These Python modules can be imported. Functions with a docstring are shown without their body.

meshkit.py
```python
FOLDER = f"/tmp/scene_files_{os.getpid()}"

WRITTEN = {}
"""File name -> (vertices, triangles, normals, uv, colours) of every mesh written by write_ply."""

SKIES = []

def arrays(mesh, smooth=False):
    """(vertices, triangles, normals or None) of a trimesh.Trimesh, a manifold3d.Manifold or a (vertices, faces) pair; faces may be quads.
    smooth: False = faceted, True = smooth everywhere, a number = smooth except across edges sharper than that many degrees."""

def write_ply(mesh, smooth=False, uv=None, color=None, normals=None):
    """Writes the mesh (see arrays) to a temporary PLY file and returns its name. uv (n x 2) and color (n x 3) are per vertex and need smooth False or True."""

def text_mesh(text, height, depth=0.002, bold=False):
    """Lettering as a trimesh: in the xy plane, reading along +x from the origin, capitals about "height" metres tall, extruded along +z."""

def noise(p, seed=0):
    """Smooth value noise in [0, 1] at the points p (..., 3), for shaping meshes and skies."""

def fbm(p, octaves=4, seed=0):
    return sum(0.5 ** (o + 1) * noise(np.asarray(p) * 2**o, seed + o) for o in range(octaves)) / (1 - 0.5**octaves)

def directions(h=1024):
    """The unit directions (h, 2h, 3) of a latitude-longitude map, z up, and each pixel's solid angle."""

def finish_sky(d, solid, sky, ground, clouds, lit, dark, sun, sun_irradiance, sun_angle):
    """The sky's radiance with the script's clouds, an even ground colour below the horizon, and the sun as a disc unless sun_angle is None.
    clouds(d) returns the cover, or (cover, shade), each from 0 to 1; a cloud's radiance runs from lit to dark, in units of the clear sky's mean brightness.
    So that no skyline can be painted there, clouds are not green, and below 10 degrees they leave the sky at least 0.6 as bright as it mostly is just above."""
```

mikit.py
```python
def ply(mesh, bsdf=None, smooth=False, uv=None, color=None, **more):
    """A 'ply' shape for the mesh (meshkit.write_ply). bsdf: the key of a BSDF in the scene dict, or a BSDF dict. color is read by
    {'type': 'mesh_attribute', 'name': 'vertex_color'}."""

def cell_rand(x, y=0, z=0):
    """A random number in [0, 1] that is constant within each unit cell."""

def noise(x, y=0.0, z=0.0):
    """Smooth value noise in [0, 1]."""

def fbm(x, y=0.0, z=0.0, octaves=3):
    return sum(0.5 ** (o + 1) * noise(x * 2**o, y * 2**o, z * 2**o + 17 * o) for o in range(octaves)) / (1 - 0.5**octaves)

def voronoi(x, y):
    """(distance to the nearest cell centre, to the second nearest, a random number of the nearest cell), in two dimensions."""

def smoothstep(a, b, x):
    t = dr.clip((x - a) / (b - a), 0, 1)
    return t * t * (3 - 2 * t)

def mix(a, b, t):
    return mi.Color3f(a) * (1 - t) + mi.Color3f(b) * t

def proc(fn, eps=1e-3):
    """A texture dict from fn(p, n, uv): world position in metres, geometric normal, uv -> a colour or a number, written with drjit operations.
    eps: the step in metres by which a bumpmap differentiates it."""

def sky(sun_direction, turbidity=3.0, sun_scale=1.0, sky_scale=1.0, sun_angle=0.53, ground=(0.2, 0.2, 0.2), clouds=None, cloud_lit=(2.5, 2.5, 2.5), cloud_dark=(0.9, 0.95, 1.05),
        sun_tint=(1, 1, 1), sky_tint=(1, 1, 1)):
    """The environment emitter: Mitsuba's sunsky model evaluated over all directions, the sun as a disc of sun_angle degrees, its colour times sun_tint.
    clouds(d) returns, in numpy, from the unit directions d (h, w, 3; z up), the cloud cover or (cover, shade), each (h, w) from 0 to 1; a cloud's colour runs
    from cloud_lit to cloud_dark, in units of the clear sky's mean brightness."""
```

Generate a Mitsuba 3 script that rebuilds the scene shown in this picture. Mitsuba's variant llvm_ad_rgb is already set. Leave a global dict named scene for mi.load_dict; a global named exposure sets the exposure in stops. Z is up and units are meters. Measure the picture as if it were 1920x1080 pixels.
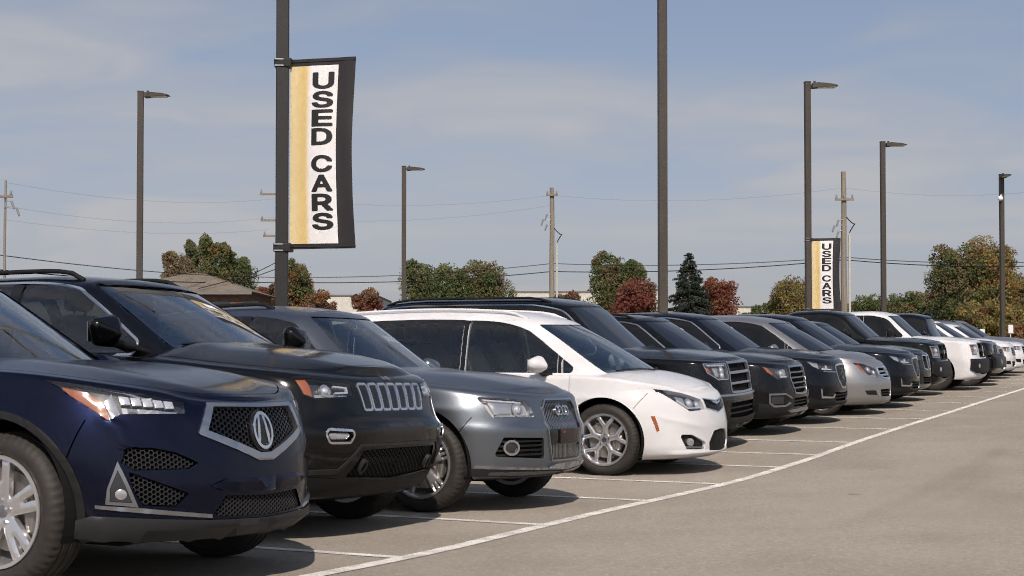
import math, random
import numpy as np, trimesh, mitsuba as mi, mikit, meshkit, drjit as dr
import manifold3d as m3
from scipy.interpolate import PchipInterpolator
from scipy.spatial import Delaunay
from shapely.geometry import Polygon, MultiPolygon, Point, LineString, MultiLineString, box as sbox
from shapely.ops import unary_union
import shapely
from shapely import affinity
T = mi.ScalarTransform4f
scene, labels = {}, {}
PI = math.pi

# ------------------------------------------------------------------ camera, sky, exposure
FPX, CX, CY = 2750.0, 960.0, 593.0             # focal length and optical centre in pixels of the 1920 x 1080 photograph
PITCH = math.atan(72 / FPX)
scene['camera'] = {'type': 'perspective', 'fov': 2 * math.degrees(math.atan(960 / FPX)), 'fov_axis': 'x', 'near_clip': 0.05, 'far_clip': 3000.0,
                   'principal_point_offset_y': -(CY - 540) / 1080,
                   'to_world': T().look_at(origin=[0, 0, 0], target=[0, math.cos(PITCH), math.sin(PITCH)], up=[0, 0, 1])}
SUN_AZ, SUN_EL = math.radians(4), math.radians(43)   # almost behind the photographer, a little to the right
SUN = (math.sin(SUN_AZ) * math.cos(SUN_EL), -math.cos(SUN_AZ) * math.cos(SUN_EL), math.sin(SUN_EL))
def sky_clouds(d):
    """High thin haze: a grey veil that is thickest over the horizon, with torn white streaks in it."""
    z = np.maximum(d[..., 2], 0.0)
    q = np.stack([d[..., 0] / (z + 0.10), d[..., 1] / (z + 0.10), z * 0], -1)
    w = meshkit.fbm(q * 0.9 + 7.1, 4, seed=3) - 0.5
    streak = meshkit.fbm(q * np.array([0.55, 1.3, 1]) + w[..., None] * 2.0 + 2.3, 6, seed=11)
    streak = np.clip((streak - 0.40) * 4.2, 0, 1)
    haze = 0.88 * np.exp(-z / 0.145)
    return np.clip(haze + (0.06 + 0.60 * streak) * (1 - haze), 0, 1), np.clip(0.75 - 0.55 * streak + 0.25 * haze, 0, 1)
scene['daylight'] = mikit.sky(SUN, turbidity=3.5, clouds=sky_clouds, cloud_lit=(2.0, 1.93, 1.90), cloud_dark=(1.32, 1.24, 1.22), ground=(0.17, 0.16, 0.15), sun_tint=(0.91, 0.985, 1.22), sky_tint=(1.08, 1.0, 1.0))
exposure = 1.55

def at(px, py, Y):
    """The point at distance Y (along the ground) that the photograph shows at pixel px, py."""
    c, s = math.cos(PITCH), math.sin(PITCH)
    r, u = (px - CX) / FPX, (CY - py) / FPX
    k = Y / (c - u * s)
    return np.array([r * k, Y, k * (s + u * c)])

# the row of cars: a = metres along the cars' forward direction, b = metres along the row
PHI = math.radians(26.0)
FWD, ROW = np.array([math.cos(PHI), -math.sin(PHI)]), np.array([math.sin(PHI), math.cos(PHI)])
_gb = PchipInterpolator([-400, -30, 0, 5, 8, 11, 14, 16.5, 19.1, 22.9, 26.9, 30.2, 36.6, 50, 75, 110, 160, 260, 900],
                        [-1.10, -1.10, -1.10, -1.11, -1.18, -1.225, -1.252, -1.22, -1.15, -1.07, -1.0, -0.935, -0.82, -0.58, -0.1, 0.55, 1.0, 1.3, 1.4])
def ground_z(x, y):
    return _gb(np.asarray(x) * ROW[0] + np.asarray(y) * ROW[1])
def row_point(a, b):
    p = a * FWD + b * ROW
    return np.array([p[0], p[1], float(_gb(b))])

# ------------------------------------------------------------------ small tools
def put(key, mesh, bsdf, smooth=30, **kw):
    k, i = key, 1
    while k in scene:
        k = f'{key}_{i:03d}'; i += 1
    scene[k] = mikit.ply(mesh, bsdf, smooth=smooth, **kw)
    return k
def free(name):
    i, k = 1, name
    while k in labels:
        k = f'{name}_{i:03d}'; i += 1
    return k
def tag(key, label=None, category=None, group=None, kind=None):
    d = labels.setdefault(key, {})
    for n, v in (('label', label), ('category', category), ('group', group), ('kind', kind)):
        if v: d[n] = v
    return key
cat = trimesh.util.concatenate
def tm(v, f): return trimesh.Trimesh(np.asarray(v, float), np.asarray(f, int), process=False)
def man(mesh):
    return m3.Manifold(m3.Mesh(np.asarray(mesh.vertices, np.float32), np.asarray(mesh.faces, np.uint32)))
def unman(m):
    q = m.to_mesh()
    return tm(q.vert_properties[:, :3], q.tri_verts)
def boxm(x0, x1, y0, y1, z0, z1):
    m = trimesh.creation.box((x1 - x0, y1 - y0, z1 - z0)); m.apply_translation(((x0 + x1) / 2, (y0 + y1) / 2, (z0 + z1) / 2)); return m
def rbox(x0, x1, y0, y1, z0, z1, r=0.02, n=12):
    r = min(r, (x1 - x0) / 2.01, (y1 - y0) / 2.01, (z1 - z0) / 2.01)
    s = m3.Manifold.sphere(r, n)
    return unman(m3.Manifold.batch_hull([s.translate((x, y, z)) for x in (x0 + r, x1 - r) for y in (y0 + r, y1 - r) for z in (z0 + r, z1 - r)]))
def hull(*balls, n=12):
    return unman(m3.Manifold.batch_hull([m3.Manifold.sphere(b[3], n).translate(tuple(map(float, b[:3]))) for b in balls]))
def tube(pts, r, sides=8):
    p = np.asarray(pts, float); n = len(p)
    r = np.broadcast_to(np.asarray(r, float), (n,))
    t = np.gradient(p, axis=0); t /= np.linalg.norm(t, axis=1, keepdims=True) + 1e-12
    a = np.cross(t, np.where(np.abs(t[:, 2:]) < 0.9, [0, 0, 1.0], [1.0, 0, 0])); a /= np.linalg.norm(a, axis=1, keepdims=True) + 1e-12
    b = np.cross(t, a); ang = np.arange(sides) * 2 * PI / sides
    v = (p[:, None] + r[:, None, None] * (np.cos(ang)[None, :, None] * a[:, None] + np.sin(ang)[None, :, None] * b[:, None])).reshape(-1, 3)
    f = []
    for i in range(n - 1):
        for j in range(sides):
            k = (j + 1) % sides
            f += [[i * sides + j, (i + 1) * sides + k, i * sides + k], [i * sides + j, (i + 1) * sides + j, (i + 1) * sides + k]]
    c0, c1 = len(v), len(v) + 1
    v = np.vstack([v, p[:1], p[-1:]])
    for j in range(sides):
        k = (j + 1) % sides
        f += [[c0, j, k], [c1, (n - 1) * sides + k, (n - 1) * sides + j]]
    m = tm(v, f)
    if m.volume < 0: m.invert()
    return m
def revolve_y(profile, n=64):
    """profile: closed loop of (radius, y) turned round the y axis."""
    pr = np.asarray(profile, float); m = len(pr); ang = np.arange(n) * 2 * PI / n
    v = np.stack([pr[None, :, 0] * np.cos(ang)[:, None], np.broadcast_to(pr[None, :, 1], (n, m)), pr[None, :, 0] * np.sin(ang)[:, None]], -1).reshape(-1, 3)
    f = []
    for i in range(n):
        k = (i + 1) % n
        for j in range(m):
            l = (j + 1) % m
            f += [[i * m + j, i * m + l, k * m + l], [i * m + j, k * m + l, k * m + j]]
    return tm(v, f)
def geoms(g):
    return [q for q in getattr(g, 'geoms', [g]) if q.geom_type == 'Polygon' and q.area > 1e-7]
def ring_pts(r, h):
    r = r.segmentize(h) if h else r
    return np.array(r.coords)[:-1]
def plate(poly, mapf, d0, d1=None, h=0.03, bevel=0.0, ear=False):
    """The flat polygon laid on a surface by mapf(points, height above it): a solid from d1 to d0, or a sheet at d0 if d1 is None."""
    out = []
    for g in geoms(poly):
        g = shapely.geometry.polygon.orient(g.simplify(1e-4))
        rings = [ring_pts(q, h) for q in (g.exterior, *g.interiors)]
        if ear:
            P, F = trimesh.creation.triangulate_polygon(Polygon(rings[0], rings[1:]), engine='earcut')
            P, F = np.asarray(P)[:, :2], np.asarray(F)
        else:
            B = np.vstack(rings)
            x0, y0, x1, y1 = g.bounds
            gx, gy = np.meshgrid(np.arange(x0 + h / 2, x1, h), np.arange(y0 + h / 2, y1, h))
            I = np.stack([gx.ravel(), gy.ravel()], 1)
            inner = g.buffer(-0.45 * h)
            I = I[shapely.contains_xy(inner, I[:, 0], I[:, 1])] if not inner.is_empty and len(I) else I[:0]
            P = np.vstack([B, I])
            P = P + np.random.default_rng(1).normal(0, 1e-6, P.shape)
            F = Delaunay(P).simplices
            c = P[F].mean(1)
            F = F[shapely.contains_xy(g, c[:, 0], c[:, 1])]
        e1, e2 = P[F[:, 1]] - P[F[:, 0]], P[F[:, 2]] - P[F[:, 0]]
        ar = e1[:, 0] * e2[:, 1] - e1[:, 1] * e2[:, 0]
        F = np.where((ar < 0)[:, None], F[:, ::-1], F)[np.abs(ar) > 1e-12]
        used = np.unique(F); re = np.full(len(P), -1); re[used] = np.arange(len(used)); P, F = P[used], re[F]
        E = np.vstack([F[:, [0, 1]], F[:, [1, 2]], F[:, [2, 0]]])
        key = np.sort(E, 1); _, idx, cnt = np.unique(key, axis=0, return_index=True, return_counts=True)
        Bd = E[idx[cnt == 1]]
        if d1 is None:
            out.append(tm(mapf(P, np.full(len(P), float(d0))), F)); continue
        dd = np.full(len(P), float(d0))
        if bevel: dd[np.unique(Bd)] -= bevel
        top, bot = mapf(P, dd), mapf(P, np.full(len(P), float(d1)))
        n = len(P)
        W = np.vstack([np.stack([Bd[:, 1], Bd[:, 0], Bd[:, 0] + n], 1), np.stack([Bd[:, 1], Bd[:, 0] + n, Bd[:, 1] + n], 1)])
        out.append(tm(np.vstack([top, bot]), np.vstack([F, F[:, ::-1] + n, W])))
    return cat(out) if out else None
def prism(poly, axis, lo, hi):
    """A straight prism of a flat polygon: axis 'y' takes (x, z), 'z' takes (x, y), 'x' takes (y, z)."""
    ms = []
    for g in geoms(poly):
        m = trimesh.creation.extrude_polygon(shapely.geometry.polygon.orient(g), hi - lo, engine='earcut')
        v = np.array(m.vertices); v[:, 2] += lo
        v = v[:, [0, 2, 1]] if axis == 'y' else v[:, [2, 0, 1]] if axis == 'x' else v
        f = np.array(m.faces)
        if axis == 'y': f = f[:, ::-1]
        ms.append(man(tm(v, f)))
    return m3.Manifold.batch_boolean(ms, m3.OpType.Add) if len(ms) > 1 else ms[0]

# ------------------------------------------------------------------ materials
def mat(key, d):
    scene[key] = d; return key
def flat(c): return {'type': 'rgb', 'value': list(c)}
def paint(key, c, flake=0.0, coat=0.55, rough=0.34):
    """Solid paint under clear lacquer, or (flake > 0) metallic flakes under a share of clear lacquer."""
    c = np.array(c)
    solid = {'type': 'roughplastic', 'distribution': 'ggx', 'alpha': 0.014, 'int_ior': 1.5, 'nonlinear': True, 'diffuse_reflectance':
             mikit.proc(lambda p, n, uv: mi.Color3f(*map(float, c)) * (0.93 + 0.14 * mikit.fbm(p.x * 3.1, p.y * 3.1, p.z * 3.1, 2)))}
    if not flake: return mat(key, {'type': 'twosided', 'bsdf': solid})
    metal = {'type': 'principled', 'metallic': 1.0, 'roughness': rough, 'base_color': mikit.proc(lambda p, n, uv: mi.Color3f(*map(float, c * flake)) * (0.85 + 0.3 * mikit.noise(p.x * 700, p.y * 700, p.z * 700)))}
    return mat(key, {'type': 'twosided', 'bsdf': {'type': 'blendbsdf', 'weight': coat, 'a': metal, 'b': solid}})
paint('paint_blue', (0.0030, 0.0050, 0.019), 3.0, 0.62, 0.30)
paint('paint_black', (0.006, 0.006, 0.007))
paint('paint_charcoal', (0.010, 0.010, 0.0115), 2.0, 0.82, 0.30)
paint('paint_grey', (0.060, 0.066, 0.073), 6.0, 0.42, 0.36)
paint('paint_white', (0.86, 0.86, 0.86))
paint('paint_silver', (0.27, 0.27, 0.265), 2.4, 0.40, 0.38)
paint('paint_pewter', (0.14, 0.14, 0.135), 2.0)
paint('paint_navy', (0.008, 0.0095, 0.016), 2.0, 0.82, 0.30)
paint('paint_green', (0.008, 0.0105, 0.009), 2.0, 0.82, 0.30)
mat('chrome', {'type': 'principled', 'base_color': flat((0.78, 0.79, 0.80)), 'metallic': 1.0, 'roughness': 0.13})
mat('satin_metal', {'type': 'principled', 'base_color': flat((0.42, 0.43, 0.455)), 'metallic': 0.95, 'roughness': 0.22})
mat('alloy', {'type': 'principled', 'base_color': flat((0.78, 0.78, 0.79)), 'metallic': 0.85, 'roughness': 0.26, 'clearcoat': 0.6})
mat('dark_alloy', {'type': 'principled', 'base_color': flat((0.22, 0.22, 0.23)), 'metallic': 0.8, 'roughness': 0.35})
mat('rim_well', {'type': 'principled', 'base_color': flat((0.10, 0.10, 0.10)), 'metallic': 0.6, 'roughness': 0.45})
mat('brake_steel', {'type': 'principled', 'base_color': flat((0.35, 0.33, 0.31)), 'metallic': 0.8, 'roughness': 0.4})
def plastic_fn(p, n, uv):
    return mi.Color3f(0.013, 0.013, 0.0135) * (0.8 + 0.5 * mikit.fbm(p.x * 14, p.y * 14, p.z * 14, 3))
mat('black_plastic', {'type': 'principled', 'base_color': mikit.proc(plastic_fn), 'roughness': 0.55, 'specular': 0.22})
mat('grey_plastic', {'type': 'principled', 'base_color': flat((0.026, 0.0265, 0.028)), 'roughness': 0.45, 'specular': 0.25})
mat('gloss_black', {'type': 'principled', 'base_color': flat((0.008, 0.008, 0.009)), 'roughness': 0.12, 'specular': 0.5})
mat('moulded_black', {'type': 'twosided', 'bsdf': {'type': 'diffuse', 'reflectance': flat((0.018, 0.018, 0.018))}})
def rubber_fn(p, n, uv):
    return mi.Color3f(0.033, 0.030, 0.027) * (0.7 + 0.7 * mikit.fbm(p.x * 24, p.y * 24, p.z * 24, 3))
mat('tyre_rubber', {'type': 'principled', 'base_color': mikit.proc(rubber_fn), 'roughness': 0.62, 'specular': 0.35})
mat('windscreen_glass', {'type': 'thindielectric', 'int_ior': 2.0, 'specular_transmittance': flat((0.50, 0.59, 0.59))})
mat('tinted_glass', {'type': 'thindielectric', 'int_ior': 1.55, 'specular_transmittance': flat((0.13, 0.14, 0.15))})
mat('door_glass', {'type': 'thindielectric', 'int_ior': 1.55, 'specular_transmittance': flat((0.42, 0.47, 0.46))})
mat('dark_windscreen', {'type': 'roughplastic', 'distribution': 'ggx', 'alpha': 0.012, 'int_ior': 2.15, 'diffuse_reflectance': flat((0.012, 0.013, 0.014))})
mat('dark_window', {'type': 'roughplastic', 'distribution': 'ggx', 'alpha': 0.012, 'int_ior': 1.52, 'diffuse_reflectance': flat((0.008, 0.0085, 0.009))})
mat('lamp_lens', {'type': 'thindielectric', 'int_ior': 1.5})
mat('lamp_bowl', {'type': 'twosided', 'bsdf': {'type': 'principled', 'base_color': flat((0.62, 0.62, 0.62)), 'metallic': 0.8, 'roughness': 0.22}})
mat('lamp_dark', {'type': 'twosided', 'bsdf': {'type': 'principled', 'base_color': flat((0.05, 0.05, 0.055)), 'metallic': 0.4, 'roughness': 0.35}})
mat('lamp_white', {'type': 'twosided', 'bsdf': {'type': 'principled', 'base_color': flat((0.60, 0.58, 0.55)), 'metallic': 0.35, 'roughness': 0.25, 'specular': 0.6}})
mat('lamp_bulb', {'type': 'principled', 'base_color': flat((0.85, 0.86, 0.88)), 'metallic': 0.6, 'roughness': 0.12})
mat('amber_lens', {'type': 'principled', 'base_color': flat((0.30, 0.075, 0.014)), 'roughness': 0.15, 'specular': 0.6, 'clearcoat': 1.0})
mat('red_lens', {'type': 'principled', 'base_color': flat((0.42, 0.02, 0.02)), 'roughness': 0.15, 'clearcoat': 1.0})
mat('cabin_trim', {'type': 'twosided', 'bsdf': {'type': 'principled', 'base_color': flat((0.028, 0.028, 0.03)), 'roughness': 0.6}})
mat('cabin_leather', {'type': 'principled', 'base_color': flat((0.05, 0.048, 0.046)), 'roughness': 0.45})
mat('sticker_white', {'type': 'diffuse', 'reflectance': flat((0.8, 0.8, 0.8))})

# ------------------------------------------------------------------ ground
def asphalt_fn(p, n, uv):
    u, v = p.x * FWD[0] + p.y * FWD[1], p.x * ROW[0] + p.y * ROW[1]
    big = mikit.fbm(u * 0.22, v * 0.22, 0.3, 4)
    mid = mikit.fbm(u * 1.7 + 9, v * 1.1, 1.7, 4)
    grit = mikit.noise(p.x * 95, p.y * 95, 0.5)
    g2 = mikit.noise(p.x * 38, p.y * 38, 4.5)
    base = mikit.mix((0.192, 0.171, 0.141), (0.240, 0.216, 0.180), mikit.smoothstep(0.3, 0.7, big * 0.55 + mid * 0.45))
    stone = mikit.smoothstep(0.62, 0.80, mikit.noise(p.x * 60 + 3, p.y * 60, 7.5))
    base = base * (0.70 + 0.34 * grit + 0.24 * g2) + mi.Color3f(0.05, 0.047, 0.042) * stone
    o1, o2, orr = mikit.voronoi(u * 0.8 + 0.4 * mid, v * 0.8)
    drip = mikit.smoothstep(0.10, 0.03, o1) * mikit.smoothstep(0.88, 0.94, orr) * mikit.smoothstep(0.40, 0.6, mid)
    lane = mikit.smoothstep(0.52, 0.70, mikit.fbm(u * 1.6, v * 0.07 + 3, 9.0, 4))       # rubber worn in along the driving lane
    return base * (1 - 0.30 * drip) * (1 - 0.10 * lane)
def asphalt_bump(p, n, uv):
    return mikit.noise(p.x * 95, p.y * 95, 0.5) * 0.6 + mikit.noise(p.x * 210, p.y * 210, 2.0) * 0.4
mat('asphalt', {'type': 'bumpmap', 'arbitrary': mikit.proc(asphalt_bump, eps=2e-3), 'scale': 0.0022, 'bsdf': {'type': 'principled', 'base_color': mikit.proc(asphalt_fn), 'roughness': 0.85, 'specular': 0.25}})
def line_fn(p, n, uv):
    g = mikit.noise(p.x * 70, p.y * 70, 0.9)
    wear = mikit.smoothstep(0.42, 0.60, mikit.fbm(p.x * 9, p.y * 9, 3.3, 4) * 0.75 + 0.25 * mikit.noise(p.x * 120, p.y * 120, 1.0))
    return mikit.mix(mi.Color3f(0.62, 0.60, 0.55) * (0.86 + 0.2 * g), (0.33, 0.31, 0.28), wear * 0.75)
mat('line_paint', {'type': 'principled', 'base_color': mikit.proc(line_fn), 'roughness': 0.7, 'specular': 0.3})
def grass_fn(p, n, uv):
    return mikit.mix((0.055, 0.075, 0.022), (0.11, 0.10, 0.045), mikit.fbm(p.x * 0.8, p.y * 0.8, 0, 4)) * (0.7 + 0.6 * mikit.noise(p.x * 22, p.y * 22))
mat('turf', {'type': 'diffuse', 'reflectance': mikit.proc(grass_fn)})
def sheet(bs, as_, dz, fn=None):
    v, f = [], []
    for b in bs:
        for a in as_:
            p = row_point(a + (fn(b) if fn else 0), b); v.append([p[0], p[1], p[2] + dz])
    m = len(as_)
    for i in range(len(bs) - 1):
        for j in range(m - 1):
            q = [i * m + j, (i + 1) * m + j, (i + 1) * m + j + 1, i * m + j + 1]
            f += [[q[0], q[2], q[1]], [q[0], q[3], q[2]]]
    me = tm(v, f)
    if me.face_normals[:, 2].mean() < 0: me.invert()
    return me
bfine = np.concatenate([np.linspace(-600, -40, 15), np.linspace(-30, 0, 16)[0:], np.arange(0.5, 60, 0.5), np.linspace(60, 160, 60), np.linspace(170, 900, 40)])
put('parking_lot', sheet(np.unique(bfine), np.array([-1200, -300, -60, -30, -20, -12, -8, -4, 0, 5, 12, 30, 80, 300, 1200]), 0), 'asphalt', smooth=True)
tag('parking_lot', kind='structure')
put('grass_verge', sheet(np.arange(74, 170, 3.0), np.linspace(-230, 30, 60), 0.012), 'turf', smooth=True)
tag('grass_verge', kind='structure')
A_LINE = -4.38
def strip(a0, a1, b0, b1, n=2, fn=None):
    bs = np.linspace(b0, b1, max(2, int((b1 - b0) / 0.5) + 1)); return sheet(bs, np.linspace(a0, a1, n), 0.004, fn)
def drift(b):
    """The hand painted line wanders outwards near the first bays."""
    t = min(max((11.0 - b) / 4.5, 0), 1); return 0.15 * t * t * (3 - 2 * t)
put('parking_lot__front_line', strip(A_LINE - 0.055, A_LINE + 0.055, -3, 75, fn=drift), 'line_paint', smooth=True)
for b in (4.9, 7.3, 9.45, 11.65, 13.65, 15.75, 17.4, 19.2, 21.75, 24.3, 26.9, 29.6, 32.2, 35, 37.7, 40.3, 43, 45.7):
    put('parking_lot__stall_line', strip(A_LINE - 5.4, A_LINE - 0.058 + drift(b), b - 0.05, b + 0.05), 'line_paint', smooth=True)

# ------------------------------------------------------------------ car bodies
class Body:
    """The outer skin of a car. Local frame: nose at x = 0, the car looks towards +x, y to its left, z up. s: length round the plan outline from the
    nose centre, positive along the right side (the side that the row shows), negative along the left."""
    def __init__(self, sp):
        g = sp.get
        self.sp, self.L, self.W2 = sp, sp['L'], sp['W'] / 2
        self.n, self.Lc, self.nr, self.Lr = g('n', 2.4), g('Lc', 0.8), 3.2, 0.55
        z, x = zip(*sp['nose']); self.zlo = z[0]
        self.nose = PchipInterpolator(z, x)
        self.nz = (z[0], z[-1])
        rz = g('tail', [(0.25, 0.16), (0.5, 0.02), (0.7, 0.0), (0.95, 0.05), (1.3, 0.12)])
        self.tail = PchipInterpolator(*zip(*rz)); self.rz = (rz[0][0], rz[-1][0])
        iz = g('inset', [(0.2, 0.075), (0.32, 0.03), (0.5, 0.008), (0.68, 0.0), (0.74, 0.002), (0.90, 0.022), (1.15, 0.05)])
        self.ins = PchipInterpolator(*zip(*iz)); self.iz = (iz[0][0], iz[-1][0])
        self.edge = PchipInterpolator(*zip(*sorted(sp['edge']))); self.hood = PchipInterpolator(*zip(*sorted(sp['hood'])))
        self.er = (min(e[0] for e in sp['edge']), max(e[0] for e in sp['edge'])); self.hr = (min(e[0] for e in sp['hood']), max(e[0] for e in sp['hood']))
        self.r = g('r', 0.05)
        self.R = sp['R']; self.xw = (-sp['fo'], -sp['fo'] - sp['wb'])
        t = np.linspace(0, 1, 400); th = (1 - (1 - t) ** 2) * PI / 2
        self.th = th
        X = -self.Lc * (1 - np.cos(th) ** (2 / self.n)); Y = self.W2 * np.sin(th) ** (2 / self.n)
        self.arc = np.concatenate([[0], np.cumsum(np.hypot(np.diff(X), np.diff(Y)))]); self.sc = self.arc[-1]
        self.sl = self.L - self.Lc - self.Lr
        Xr = self.Lr * (1 - np.cos(th) ** (2 / self.nr)); Yr = self.W2 * np.sin(th) ** (2 / self.nr)
        self.arcr = np.concatenate([[0], np.cumsum(np.hypot(np.diff(Xr), np.diff(Yr)))]); self.send = self.sc + self.sl + self.arcr[-1]
    def nx(self, z): return self.nose(np.clip(z, *self.nz))
    def tx(self, z): return -self.L + self.tail(np.clip(z, *self.rz))
    def ed(self, x): return self.edge(np.clip(x, *self.er))
    def hz(self, x): return self.hood(np.clip(x, *self.hr))
    def base(self, s, z, ins=0.0):
        s, z = np.broadcast_arrays(np.asarray(s, float), np.asarray(z, float))
        sg, a = np.where(s < 0, -1.0, 1.0), np.abs(s)
        W = self.W2 - self.ins(np.clip(z, *self.iz)) - ins
        xf, xr = self.nx(z) - ins, self.tx(z) + ins
        th = np.interp(a, self.arc, self.th)
        fx = xf - self.Lc * (1 - np.maximum(np.cos(th), 0) ** (2 / self.n)); fy = W * np.sin(th) ** (2 / self.n)
        f = np.clip((a - self.sc) / self.sl, 0, 1)
        sx = (xf - self.Lc) * (1 - f) + (xr + self.Lr) * f
        ar = np.clip(self.send - a, 0, self.arcr[-1]); tr = np.interp(ar, self.arcr, self.th)
        bx = xr + self.Lr * (1 - np.maximum(np.cos(tr), 0) ** (2 / self.nr)); by = W * np.sin(tr) ** (2 / self.nr)
        x = np.where(a < self.sc, fx, np.where(a < self.sc + self.sl, sx, bx)); y = np.where(a < self.sc, fy, np.where(a < self.sc + self.sl, W, by))
        xm = -self.L * 0.52
        y = y * (1 - 0.035 * np.clip(np.abs(x - xm) / (self.L / 2), 0, 1) ** 2.2)
        fl = self.sp.get('flare', 0.018)
        for xw in self.xw:
            y = y + fl * np.exp(-((x - xw) / 0.5) ** 4) * np.exp(-((z - self.R * 2.0) / 0.27) ** 2) * (y > 0.4)
        # pressed line in the doors
        y = y - self.sp.get('crease', 0.012) * np.exp(-((z - 0.60) / 0.10) ** 2) * np.clip((self.xw[0] - 0.35 - x) / 0.3, 0, 1) * np.clip((x - self.xw[1] - 0.35) / 0.3, 0, 1)
        for (s0, z0, s1, z1, wd, ht) in self.sp.get('ridges', ()):
            t = np.clip(((a - s0) * (s1 - s0) + (z - z0) * (z1 - z0)) / ((s1 - s0) ** 2 + (z1 - z0) ** 2), 0, 1)
            dist = np.hypot(a - s0 - t * (s1 - s0), z - z0 - t * (z1 - z0))
            b = ht * np.exp(-(dist / wd) ** 2) * np.clip(np.minimum(t, 1 - t) / 0.12, 0.15, 1)
            cx = np.clip((x + self.Lc) / self.Lc, 0, 1); cy = y / self.W2; l = np.hypot(cx, cy) + 1e-6
            x, y = x + b * cx / l, y + b * cy / l * (y > 0.02)
        return x, -sg * y
    def S(self, s, z):
        s, z = np.broadcast_arrays(np.asarray(s, float), np.asarray(z, float))
        x, y = self.base(s, z)
        zt = self.ed(x); over = np.clip(z - (zt - self.r), 0, self.r)
        ins = self.r * (1 - np.sqrt(np.maximum(1 - (over / self.r) ** 2, 0)))
        x, y = self.base(s, z, ins)
        return np.stack([x, y, z], -1)
    def N(self, s, z):
        e = 0.004
        d = np.cross(self.S(s + e, z) - self.S(s - e, z), self.S(s, z + e) - self.S(s, z - e))
        d /= np.linalg.norm(d, axis=-1, keepdims=True) + 1e-12
        return d
    def skin(self, P, d):
        """Map for plate(): (s, z) and a height above the skin."""
        n = self.N(P[:, 0], P[:, 1])
        c = self.S(P[:, 0], P[:, 1])
        out = np.where(((n * np.stack([n[:, 0] * 0 + 0.3, -np.sign(P[:, 0] + 1e-9), n[:, 0] * 0], -1)).sum(-1) < 0)[:, None], -n, n)
        return c + out * np.asarray(d)[:, None]
    def sy(self, y, z):
        """s of the front point seen at y (right is positive here)."""
        W = self.W2 - self.ins(np.clip(z, *self.iz))
        q = np.clip(np.abs(y) / W, 0, 0.9999)
        return float(np.sign(y) * np.interp(np.arcsin(q ** (self.n / 2)), self.th, self.arc))
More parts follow.
